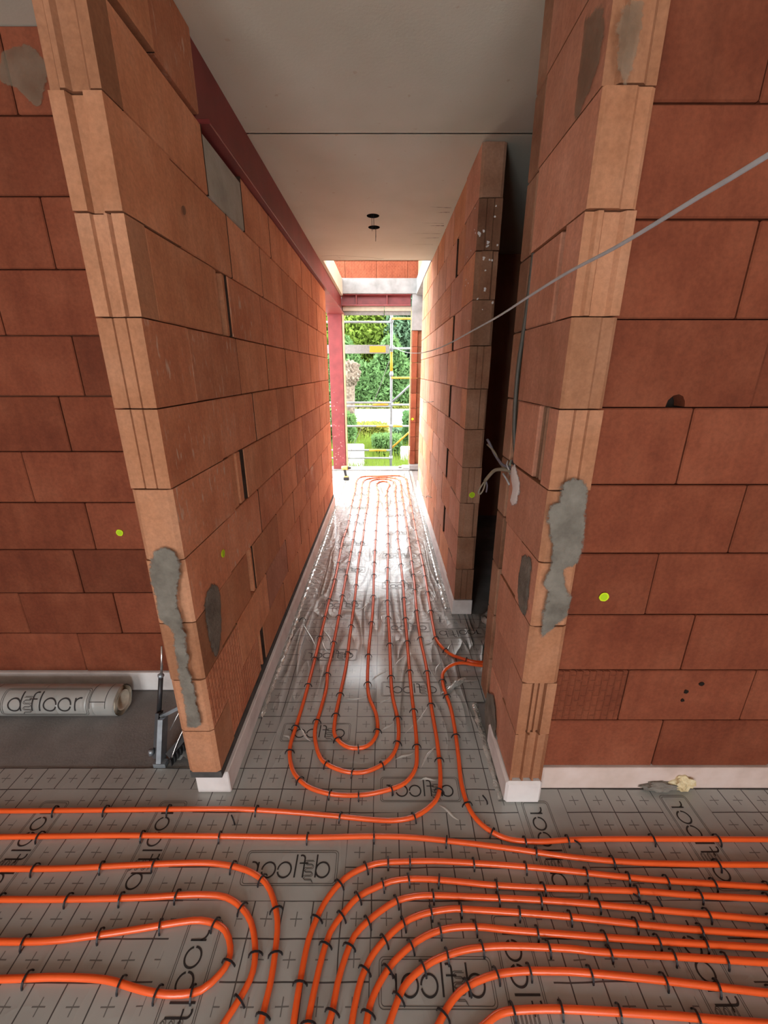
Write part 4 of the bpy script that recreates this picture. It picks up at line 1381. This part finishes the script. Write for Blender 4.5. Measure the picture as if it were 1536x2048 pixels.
# cable in the chase of the near right pier, junction box and wires
o = tube('chase_cable', catmull([(XR + .012, 1.683, 2.83), (XR + .012, 1.68, 2.2), (XR + .006, 1.676, 1.95), (XR - .006, 1.672, 1.72), (XR + .004, 1.674, 1.5), (XR + .02, 1.672, 1.40)], .03), .0085, 'cable_dark', None, 8)
tag(o, 'dark grey cable running down the chase of the right pier', 'cable')
v, f = tube_geo([(XR + .06, 1.662, 1.352), (XR + .002, 1.662, 1.352)], .034, 16)
jb = obj('junction_box', v, f, 'tool_black', None, True)
tag(jb, 'black round junction box set into the right pier', 'junction box')
WIRES = [
    ('mauve wire end pointing up left out of the junction box', 'wire_mauve', [(.53, 1.665, 1.35), (.50, 1.70, 1.355), (.478, 1.75, 1.385), (.462, 1.79, 1.425), (.452, 1.81, 1.445)], .0045),
    ('beige wire end crossing the mauve wire at the junction box', 'wire_beige', [(.53, 1.668, 1.34), (.497, 1.71, 1.352), (.474, 1.76, 1.40), (.452, 1.80, 1.425)], .0035),
    ('thick beige wire bundle drooping left of the junction box', 'wire_beige', [(.53, 1.66, 1.335), (.50, 1.69, 1.338), (.476, 1.73, 1.325), (.462, 1.76, 1.295), (.452, 1.79, 1.262)], .006),
    ('looped wire end hanging below the junction box', 'wire_beige', [(.452, 1.79, 1.262), (.440, 1.80, 1.235), (.428, 1.80, 1.205), (.438, 1.80, 1.198), (.452, 1.80, 1.225), (.458, 1.80, 1.262)], .003),
    ('short green-grey wire tip hanging beside the wire loop', 'wire_mauve', [(.456, 1.79, 1.265), (.464, 1.79, 1.24), (.462, 1.79, 1.21)], .0028),
    ('pale wire bridging the junction box rim', 'cable_pale', [(.516, 1.69, 1.375), (.508, 1.675, 1.362), (.513, 1.655, 1.345)], .0025),
    ('pale wire below the junction box going into the plaster', 'cable_pale', [(.50, 1.69, 1.32), (.508, 1.665, 1.305), (.516, 1.64, 1.285)], .003),
]
for lb, mt, pts, r in WIRES:
    o = tube('wire_end', catmull(pts, .012), r * 1.25, mt, None, 7)
    tag(o, lb, 'wire', 'wires at the junction box')
# thin stray wires poking out of the far right wall
for lb, pts in (('thin bent wire sticking out high on the far right wall', [(XR, 4.5, 1.42), (XR - .03, 4.7, 1.40), (XR - .05, 5.0, 1.38), (XR - .02, 5.4, 1.37)]),
                ('thin bent wire sticking out low on the far right wall', [(XR, 4.3, .42), (XR - .03, 4.5, .38), (XR - .02, 4.7, .30), (XR - .05, 4.9, .27)])):
    o = tube('stray_wire', catmull(pts, .03), .004, 'wire_beige', None, 6)
    tag(o, lb, 'wire')

# ---- foil roll lying by the left wall
RR = .078
roll = empty('foil_roll', (-1.36, 1.745, .0), 'rolled-up printed foil lying on the floor below the left wall', 'roll')
RX1, RX0 = -1.385, -2.6
seg = 40
V, F = [], []
for x in (RX0, RX1):
    for k in range(seg):
        q = 2 * math.pi * k / seg
        V.append((x, 1.745 + RR * math.cos(q), RR + RR * math.sin(q)))
for k in range(seg):
    k2 = (k + 1) % seg
    F.append((k, seg + k, seg + k2, k2))
body_o = obj('rolled_foil', V, F, 'foil_plain', roll, True)
# end face: wound layers as a spiral of thin sheet, round a pale core
Vs, Fs = [], []
turns, n = 5, 200
for i in range(n + 1):
    t = i / n
    r = .046 + (RR - .046) * t
    q = 2 * math.pi * turns * t
    for x in (RX1 - .05, RX1 + .004 * math.sin(5 * q)):
        Vs.append((x, 1.745 + r * math.cos(q), RR + r * math.sin(q)))
for i in range(n):
    Fs.append((2 * i, 2 * i + 1, 2 * i + 3, 2 * i + 2))
obj('wound_edge', Vs, Fs, 'roll_core', roll, True)
Vc, Fc = [], []
for x, r in ((RX1 + .002, .052), (RX1 + .002, .043), (RX1 - .25, .043)):
    for k in range(24):
        q = 2 * math.pi * k / 24
        Vc.append((x, 1.745 + r * math.cos(q), RR + r * math.sin(q)))
for j in range(2):
    for k in range(24):
        k2 = (k + 1) % 24
        Fc.append((j * 24 + k, j * 24 + k2, (j + 1) * 24 + k2, (j + 1) * 24 + k))
obj('core_tube', Vc, Fc, 'roll_core', roll, True)


def finer(geo, step=.006):
    v, f = geo
    V2, F2 = [], []
    for p in f:
        a, b0, c0, d0_ = (Vector(v[i]) for i in p)
        n = max(1, int((a - d0_).length / step), int((a - b0).length / step))
        base = len(V2)
        for k in range(n + 1):
            V2.extend([tuple(a.lerp(d0_, k / n)), tuple(b0.lerp(c0, k / n))])
        F2.extend((base + 2 * k, base + 2 * k + 1, base + 2 * k + 3, base + 2 * k + 2) for k in range(n))
    return V2, F2


def on_roll(geo, s, x0, a0, lift=.0012):
    """wrap flat print round the roll: local x runs along the roll, local y round it"""
    v, f = finer(geo)
    out = []
    for x, y, z in v:
        q = a0 + y * s / RR
        r = RR + lift
        out.append((x0 + x * s, 1.745 - r * math.cos(q), RR + r * math.sin(q)))
    return out, f


obj('printed_letters', *on_roll(letters, 1.3, -1.74, math.radians(32)), 'ink_black', roll)
obj('printed_frame', *on_roll(frames, 1.3, -1.74, math.radians(32)), 'ink_grey', roll)
rings = []
for x in (-1.43, -1.51, -2.02, -2.10, -2.18):
    rings.append(on_roll(ribbon([(0, -.04 + .012 * i) for i in range(13)], .003), 1.0, x, math.radians(40)))
rings.append(on_roll(ribbon([(-.04, 0), (.04, 0)], .003), 1.0, -1.47, math.radians(35)))
rings.append(on_roll(ribbon([(-.15, 0), (.0, 0)], .003), 1.0, -2.03, math.radians(35)))
obj('printed_grid', *merge(*rings), 'ink_black', roll)

# ---- steel hand tool with an upright rod beside the left wall end
tool = empty('tacker_tool', (-1.03, 1.45, 0), 'grey steel stapling tool with slim upright rod beside the left wall end', 'tool')
foot = Vector((-1.03, 1.45, .0))
tube('rod', [(-1.027, 1.60, .525), (-1.04, 1.575, .385)], .0055, 'steel_bright', tool, 10)
tube('collar', [(-1.0405, 1.575, .393), (-1.042, 1.573, .387), (-1.0425, 1.572, .378), (-1.0435, 1.571, .372)], [.006, .014, .014, .008], 'steel_grey', tool, 12)
tube('spring_tube', [(-1.043, 1.572, .376), (-1.063, 1.535, .205)], .0105, 'steel_dark', tool, 10)


def slab_between(name, a, b_, w, d, mat, parent, side=Vector((1, 0, 0))):
    a, b_ = Vector(a), Vector(b_)
    ax = (b_ - a).normalized()
    s = (side - ax * side.dot(ax)).normalized()
    t = ax.cross(s)
    V = [p + s * (w * i) + t * (d * j) for p in (a, b_) for i, j in ((-.5, -.5), (.5, -.5), (.5, .5), (-.5, .5))]
    F = [(3, 2, 1, 0), (4, 5, 6, 7), (0, 1, 5, 4), (1, 2, 6, 5), (2, 3, 7, 6), (3, 0, 4, 7)]
    return obj(name, V, F, mat, parent)


slab_between('channel_body', (-1.033, 1.432, .018), (-1.030, 1.505, .20), .022, .05, 'steel_grey', tool)
slab_between('side_plate', (-1.058, 1.445, .03), (-1.055, 1.525, .215), .016, .04, 'steel_dark', tool)
slab_between('toe', (-1.060, 1.425, .012), (-1.005, 1.425, .012), .03, .022, 'steel_grey', tool, Vector((0, 1, 0)))
slab_between('lever', (-1.045, 1.51, .20), (-.86, 1.60, .255), .012, .018, 'steel_grey', tool, Vector((0, 1, 0)))
tube('front_lug', [(-1.07, 1.43, .06), (-1.068, 1.432, .085)], .012, 'steel_grey', tool, 10)
tube('wire_guide', catmull([(-.985, 1.425, .012), (-.975, 1.43, .05), (-.95, 1.48, .12), (-.90, 1.54, .20)], .02), .0028, 'steel_bright', tool, 6)
tube('return_wire', [(-1.0, 1.49, .14), (-.945, 1.60, .255)], .0025, 'steel_bright', tool, 6)
# staple magazine: rack of staples
V, F = [], []
mag_a, mag_b = Vector((-1.0, 1.45, .03)), Vector((-.85, 1.58, .17))
slab_between('magazine', mag_a, mag_b, .03, .045, 'tool_black', tool)
gs = []
for i in range(12):
    p = mag_a.lerp(mag_b, (i + 1) / 13)
    gs.append(box_geo(p.x + .008, p.x + .013, p.y - .045, p.y - .012, p.z - .035, p.z + .005))
obj('staple_strip', *merge(*gs), 'tool_black', tool)
# crumpled dark film behind the tool
V, F = [], []
nx, ny = 12, 8
for j in range(ny):
    for i in range(nx):
        V.append((-1.0 + .19 * i / (nx - 1), 1.44 + .32 * j / (ny - 1), .006 + .05 * abs(math.sin(i * 1.3 + j * .9) * math.cos(j * 1.7 - i * .6)) * (1 if 0 < i < nx - 1 else .3)))
for j in range(ny - 1):
    for i in range(nx - 1):
        a = j * nx + i
        F.append((a, a + 1, a + nx + 1, a + nx))
cf = obj('crumpled_film', V, F, 'foil_plain', None, True)
tag(cf, 'crumpled dark foil scrap behind the stapling tool', 'foil')

# ---- yellow cordless tool at the far end of the corridor
dr = empty('cordless_drill', (-.635, 6.72, 0), 'yellow and black cordless drill standing on the far corridor floor', 'drill')
box('battery', -.675, -.585, 6.66, 6.76, .0, .05, 'tool_black', dr, .008)
box('battery_top', -.665, -.595, 6.67, 6.75, .05, .065, 'tool_yellow', dr, .004)
slab_between('handle', (-.635, 6.715, .06), (-.655, 6.72, .17), .036, .045, 'tool_black', dr)
tube('motor_housing', catmull([(-.70, 6.72, .195), (-.66, 6.715, .20), (-.60, 6.71, .20)], .02), .033, 'tool_yellow', dr, 14)
tube('chuck', [(-.60, 6.71, .20), (-.575, 6.708, .20), (-.55, 6.706, .20)], [.026, .022, .014], 'tool_black', dr, 12)

# ------------------------------------------------------------------ garden
GZ = -.35
ground = struct(box('ground', -45, 45, 7.66, 60, GZ - .3, GZ, 'soil'))
ground['label'] = 'garden ground outside the opening'
road = box('road', -45, 45, 16.6, 24.0, GZ, GZ + .02, 'asphalt')
struct(road)
road['label'] = 'pale grey road behind the scaffold'
sill = struct(box('trim_3', -1.6, .66, 7.36, 7.66, -.004, .018, 'concrete_grey'))
sill['label'] = 'grey concrete sill of the garden opening'
for (x, y, sx, sy, sz, lb) in ((.40, 7.5, .07, .05, .05, 'small pale stone offcut on the sill beside the right jamb'), (.33, 7.56, .06, .05, .025, 'flat dark stone chip on the sill left of the pale offcut')):
    tag(box('stone_offcut', x - sx, x + sx, y - sy, y + sy, .018, .018 + sz, 'white_block' if sz > .03 else 'mortar', None, .008), lb, 'stone')


def leaves(n, cloud, size, seed, flat=0.0):
    """n small folded leaves placed by cloud(rng) -> centres"""
    rg = np.random.default_rng(seed)
    c = cloud(rg, n)
    d = rg.normal(size=(n, 3))
    d /= np.linalg.norm(d, axis=1)[:, None]
    d[:, 2] = d[:, 2] * (1 - flat) - .25
    u = np.cross(d, rg.normal(size=(n, 3)))
    u /= np.linalg.norm(u, axis=1)[:, None] + 1e-9
    s = size * rg.uniform(.6, 1.4, size=(n, 1))
    a = c - d * s
    b_ = c + u * s * .38
    e = c + d * s
    g = c - u * s * .38
    V = np.stack([a, b_, e, g], 1).reshape(-1, 3)
    return V, n


def leaf_mesh(name, V, n, mat, parent):
    me = bpy.data.meshes.new(name)
    me.vertices.add(len(V))
    me.vertices.foreach_set('co', V.astype(np.float32).ravel())
    me.loops.add(4 * n)
    me.loops.foreach_set('vertex_index', np.arange(4 * n, dtype=np.int32))
    me.polygons.add(n)
    me.polygons.foreach_set('loop_start', np.arange(0, 4 * n, 4, dtype=np.int32))
    me.update(calc_edges=True)
    me.validate()
    me.materials.append(MATS[mat])
    return link(name, me, parent)


def clumps(cx, cy, cz, rx, ry, rz, k, spread):
    def f(rg, n):
        d = rg.normal(size=(k, 3))
        d /= np.linalg.norm(d, axis=1)[:, None]
        cc = d * rg.uniform(.55, 1.0, size=(k, 1)) * np.array([rx, ry, rz]) + np.array([cx, cy, cz])
        i = rg.integers(0, k, n)
        return cc[i] + rg.normal(size=(n, 3)) * spread * np.array([1, 1, .8])
    return f


def tree(name, x, y, h, r, mat, n, seed, label, cat='tree', size=.15, lean=0.0):
    e = empty(name, (x, y, GZ), label, cat, 'greenery outside')
    tube('trunk', catmull([(x, y, GZ), (x + lean * .3, y, GZ + h * .3), (x + lean, y, GZ + h * .7)], .2), [.16] * 1 and .14, 'bark', e, 8)
    V, k = leaves(n, clumps(x + lean, y, GZ + h * .55, r, r * .8, h * .45, 150, r * .17), size, seed)
    o = leaf_mesh('foliage', V, k, mat, e)
    return e


tree('broad_tree', -2.6, 29.5, 9.0, 2.8, 'leaf_lime', 26000, 1, 'bright lime-green tree across the road at the left', lean=.1)
tree('broad_tree', .3, 32.5, 9.5, 3.2, 'leaf_mid', 26000, 2, 'mid-green tree across the road behind the scaffold pole')
tree('broad_tree', 2.9, 28.8, 8.0, 2.6, 'leaf_blue', 26000, 3, 'blue-green feathery tree across the road at the right')
tree('broad_tree', -8.5, 31.0, 7.0, 3.0, 'leaf_mid', 9000, 5, 'dark tree across the road far left behind the red column')
tree('broad_tree', 9.5, 31.0, 8.0, 3.2, 'leaf_dark', 7000, 4, 'dark tree across the road far right')


def hedge(name, x0, x1, y, z0, z1, d, mat, n, seed, label, size, cat='hedge'):
    e = empty(name, ((x0 + x1) / 2, y, GZ), label, cat, 'greenery outside')

    def f(rg, m):
        p = rg.uniform([x0, y - d, z0], [x1, y + d, z1], size=(m, 3))
        p[:, 2] += .25 * (z1 - z0) * np.sin(p[:, 0] * 2.3 + seed) * (p[:, 2] - z0) / max(.01, z1 - z0)
        return p
    V, k = leaves(n, f, size, seed)
    leaf_mesh('foliage', V, k, mat, e)
    st = []
    rg = random.Random(seed)
    for _ in range(6):
        x = rg.uniform(x0, x1)
        st.append(tube_geo([(x, y, GZ), (x + rg.uniform(-.1, .1), y, (z0 + z1) / 2)], .015, 5))
    obj('stems', *merge(*st), 'bark', e)['kind'] = 'stuff'
    return e


hedge('hedge', -5, 5, 26.0, GZ, 2.9, .5, 'leaf_mid', 24000, 7, 'dense green hedge running along the far side of the road', .16)
hedge('verge_grass', -9, 9, 24.4, GZ, GZ + .32, .3, 'leaf_yellow', 6000, 8, 'yellow-green verge along the far road edge', .10, 'grass')
hedge('shrub', -1.9, .1, 13.6, GZ, .02, .55, 'leaf_yellow', 9000, 9, 'yellowish shrub in front of the road at the left', .08, 'shrub')
hedge('shrub', .25, 1.5, 13.6, GZ, .10, .5, 'leaf_blue', 6500, 10, 'blue-green shrub in front of the road at the right', .07, 'shrub')
hedge('shrub', -1.9, -.75, 11.3, GZ, .55, .25, 'leaf_mid', 3500, 11, 'leafy green shrub around the pollarded trunk', .06, 'shrub')
hedge('shrub', .50, 1.3, 11.2, GZ, .55, .3, 'leaf_dark', 2600, 12, 'dark twiggy shrub right of the scaffold pole', .06, 'shrub')
hedge('shrub', -.30, .45, 10.5, GZ, .10, .3, 'leaf_mid', 3000, 14, 'low round shrub behind the scaffold pole foot', .05, 'shrub')
# meadow grass nearest the sill
rg = np.random.default_rng(21)
n = 9000
bx = rg.uniform(-2.6, 2.2, n)
by = rg.uniform(7.75, 12.5, n)
hgt = rg.uniform(.06, .24, n) * np.clip(.5 + (by - 7.7) * .35, .5, 1.6)
dirx = rg.normal(0, .07, n)
V = np.empty((n, 4, 3))
V[:, 0] = np.stack([bx - .007, by, np.full(n, GZ)], 1)
V[:, 1] = np.stack([bx + .007, by, np.full(n, GZ)], 1)
V[:, 2] = np.stack([bx + dirx + .003, by - .03, GZ + hgt], 1)
V[:, 3] = np.stack([bx + dirx - .003, by - .03, GZ + hgt], 1)
gr = leaf_mesh('meadow_grass', V.reshape(-1, 3), n, 'leaf_lime', None)
gr['kind'] = 'stuff'
tag(gr, 'tall lime-green meadow grass just outside the opening', 'grass')

# pollarded trunk
pt = empty('pollard_tree', (-.99, 11.9, GZ), 'stout pollarded tree trunk with knobbly head beside the red column', 'tree')
tube('trunk', catmull([(-1.0, 11.9, GZ), (-.99, 11.9, .5), (-.98, 11.9, 1.1), (-.97, 11.9, 1.5)], .15), .17, 'bark', pt, 14)
me = bpy.data.meshes.new('knobbly_head')
bm = bmesh.new()
bmesh.ops.create_icosphere(bm, subdivisions=4, radius=1.0)
for vv in bm.verts:
    p = vv.co
    q = 1 + .16 * math.sin(p.x * 11 + p.z * 5) * math.cos(p.y * 9 + p.z * 7) + .08 * math.sin(p.z * 21 + p.x * 17)
    vv.co = Vector((p.x * .30 * q * (1 - .25 * max(0, -p.z)), p.y * .28 * q, p.z * .36 * q))
bm.to_mesh(me)
bm.free()
me.materials.append(MATS['bark'])
link('knobbly_head', me, pt, (-.96, 11.9, 1.62))
tw = []
for i in range(16):
    a = i * 2.4
    p0 = Vector((-.96 + .2 * math.cos(a), 11.9 + .2 * math.sin(a), 1.8))
    tw.append(tube_geo([p0, p0 + Vector((.12 * math.cos(a), .1 * math.sin(a), RND.uniform(.05, .16)))], .012, 5))
obj('cut_twigs', *merge(*tw), 'bark', pt)['kind'] = 'stuff'

wbk = box('white_block', -.98, -.46, 9.0, 9.6, GZ, .12, 'white_block', None, .03)
tag(wbk, 'white building block standing in the grass outside', 'block')
wbk2 = box('white_block', .40, .72, 9.7, 10.1, GZ, -.02, 'white_block', None, .03)
tag(wbk2, 'small white block in the grass behind the scaffold pole', 'block')

# ---- scaffold
SY = 8.3
sc = empty('scaffold', (.14, SY, GZ), 'galvanised tube scaffold with yellow rail sections outside the opening', 'scaffold')
for x in (.14, -2.2, 2.3):
    tube('standard', [(x, SY, GZ), (x, SY, 3.9)], .024, 'galvanised', sc, 12)
for z in (.05, .69, 1.10, 1.66, 2.12, 2.60):
    tube('coupler', [(.14, SY, z - .035), (.14, SY, z + .035)], .038, 'galvanised', sc, 10)
for z in (.21, .05, .69, 1.14, 1.07, 2.57):
    tube('ledger', [(-2.2, SY - .03, z), (.14, SY - .03, z)], .019, 'galvanised', sc, 8)
for z, mt in ((.69, 'galvanised'), (1.10, 'galvanised'), (2.12, 'galvanised'), (1.60, 'rail_yellow'), (2.63, 'rail_yellow')):
    tube('ledger', [(.14, SY - .03, z), (2.3, SY - .03, z)], .019, mt, sc, 8)
for z, x0, x1 in ((1.105, -.22, .08), (.69, -.15, .10), (.69, .18, .36), (.21, -.3, .05)):
    tube('yellow_sleeve', [(x0, SY - .03, z), (x1, SY - .03, z)], .022, 'rail_yellow', sc, 8)
tube('yellow_sleeve', [(.14, SY, 1.72), (.14, SY, 2.06)], .027, 'rail_yellow', sc, 10)
box('toe_board', -2.2, .10, SY - .06, SY - .03, 2.03, 2.18, 'board_grey', sc, .003)
box('toe_board_end', -.27, .03, SY - .064, SY - .026, 2.05, 2.16, 'rail_yellow', sc, .003)
tube('brace', [(.16, SY + .03, 1.15), (1.6, SY + .03, 2.45)], .019, 'galvanised', sc, 8)
tube('brace', [(.16, SY + .03, .25), (1.6, SY + .03, 1.55)], .019, 'rail_yellow', sc, 8)
st = tube('tie_strap', catmull([(.10, SY - .08, 1.9), (-.2, SY - .25, 1.15), (-.62, SY - .55, .30), (-.69, SY - .75, .06)], .1), .005, 'cable_dark', None, 5)
tag(st, 'thin dark strap slanting from the scaffold pole to the column foot', 'strap')
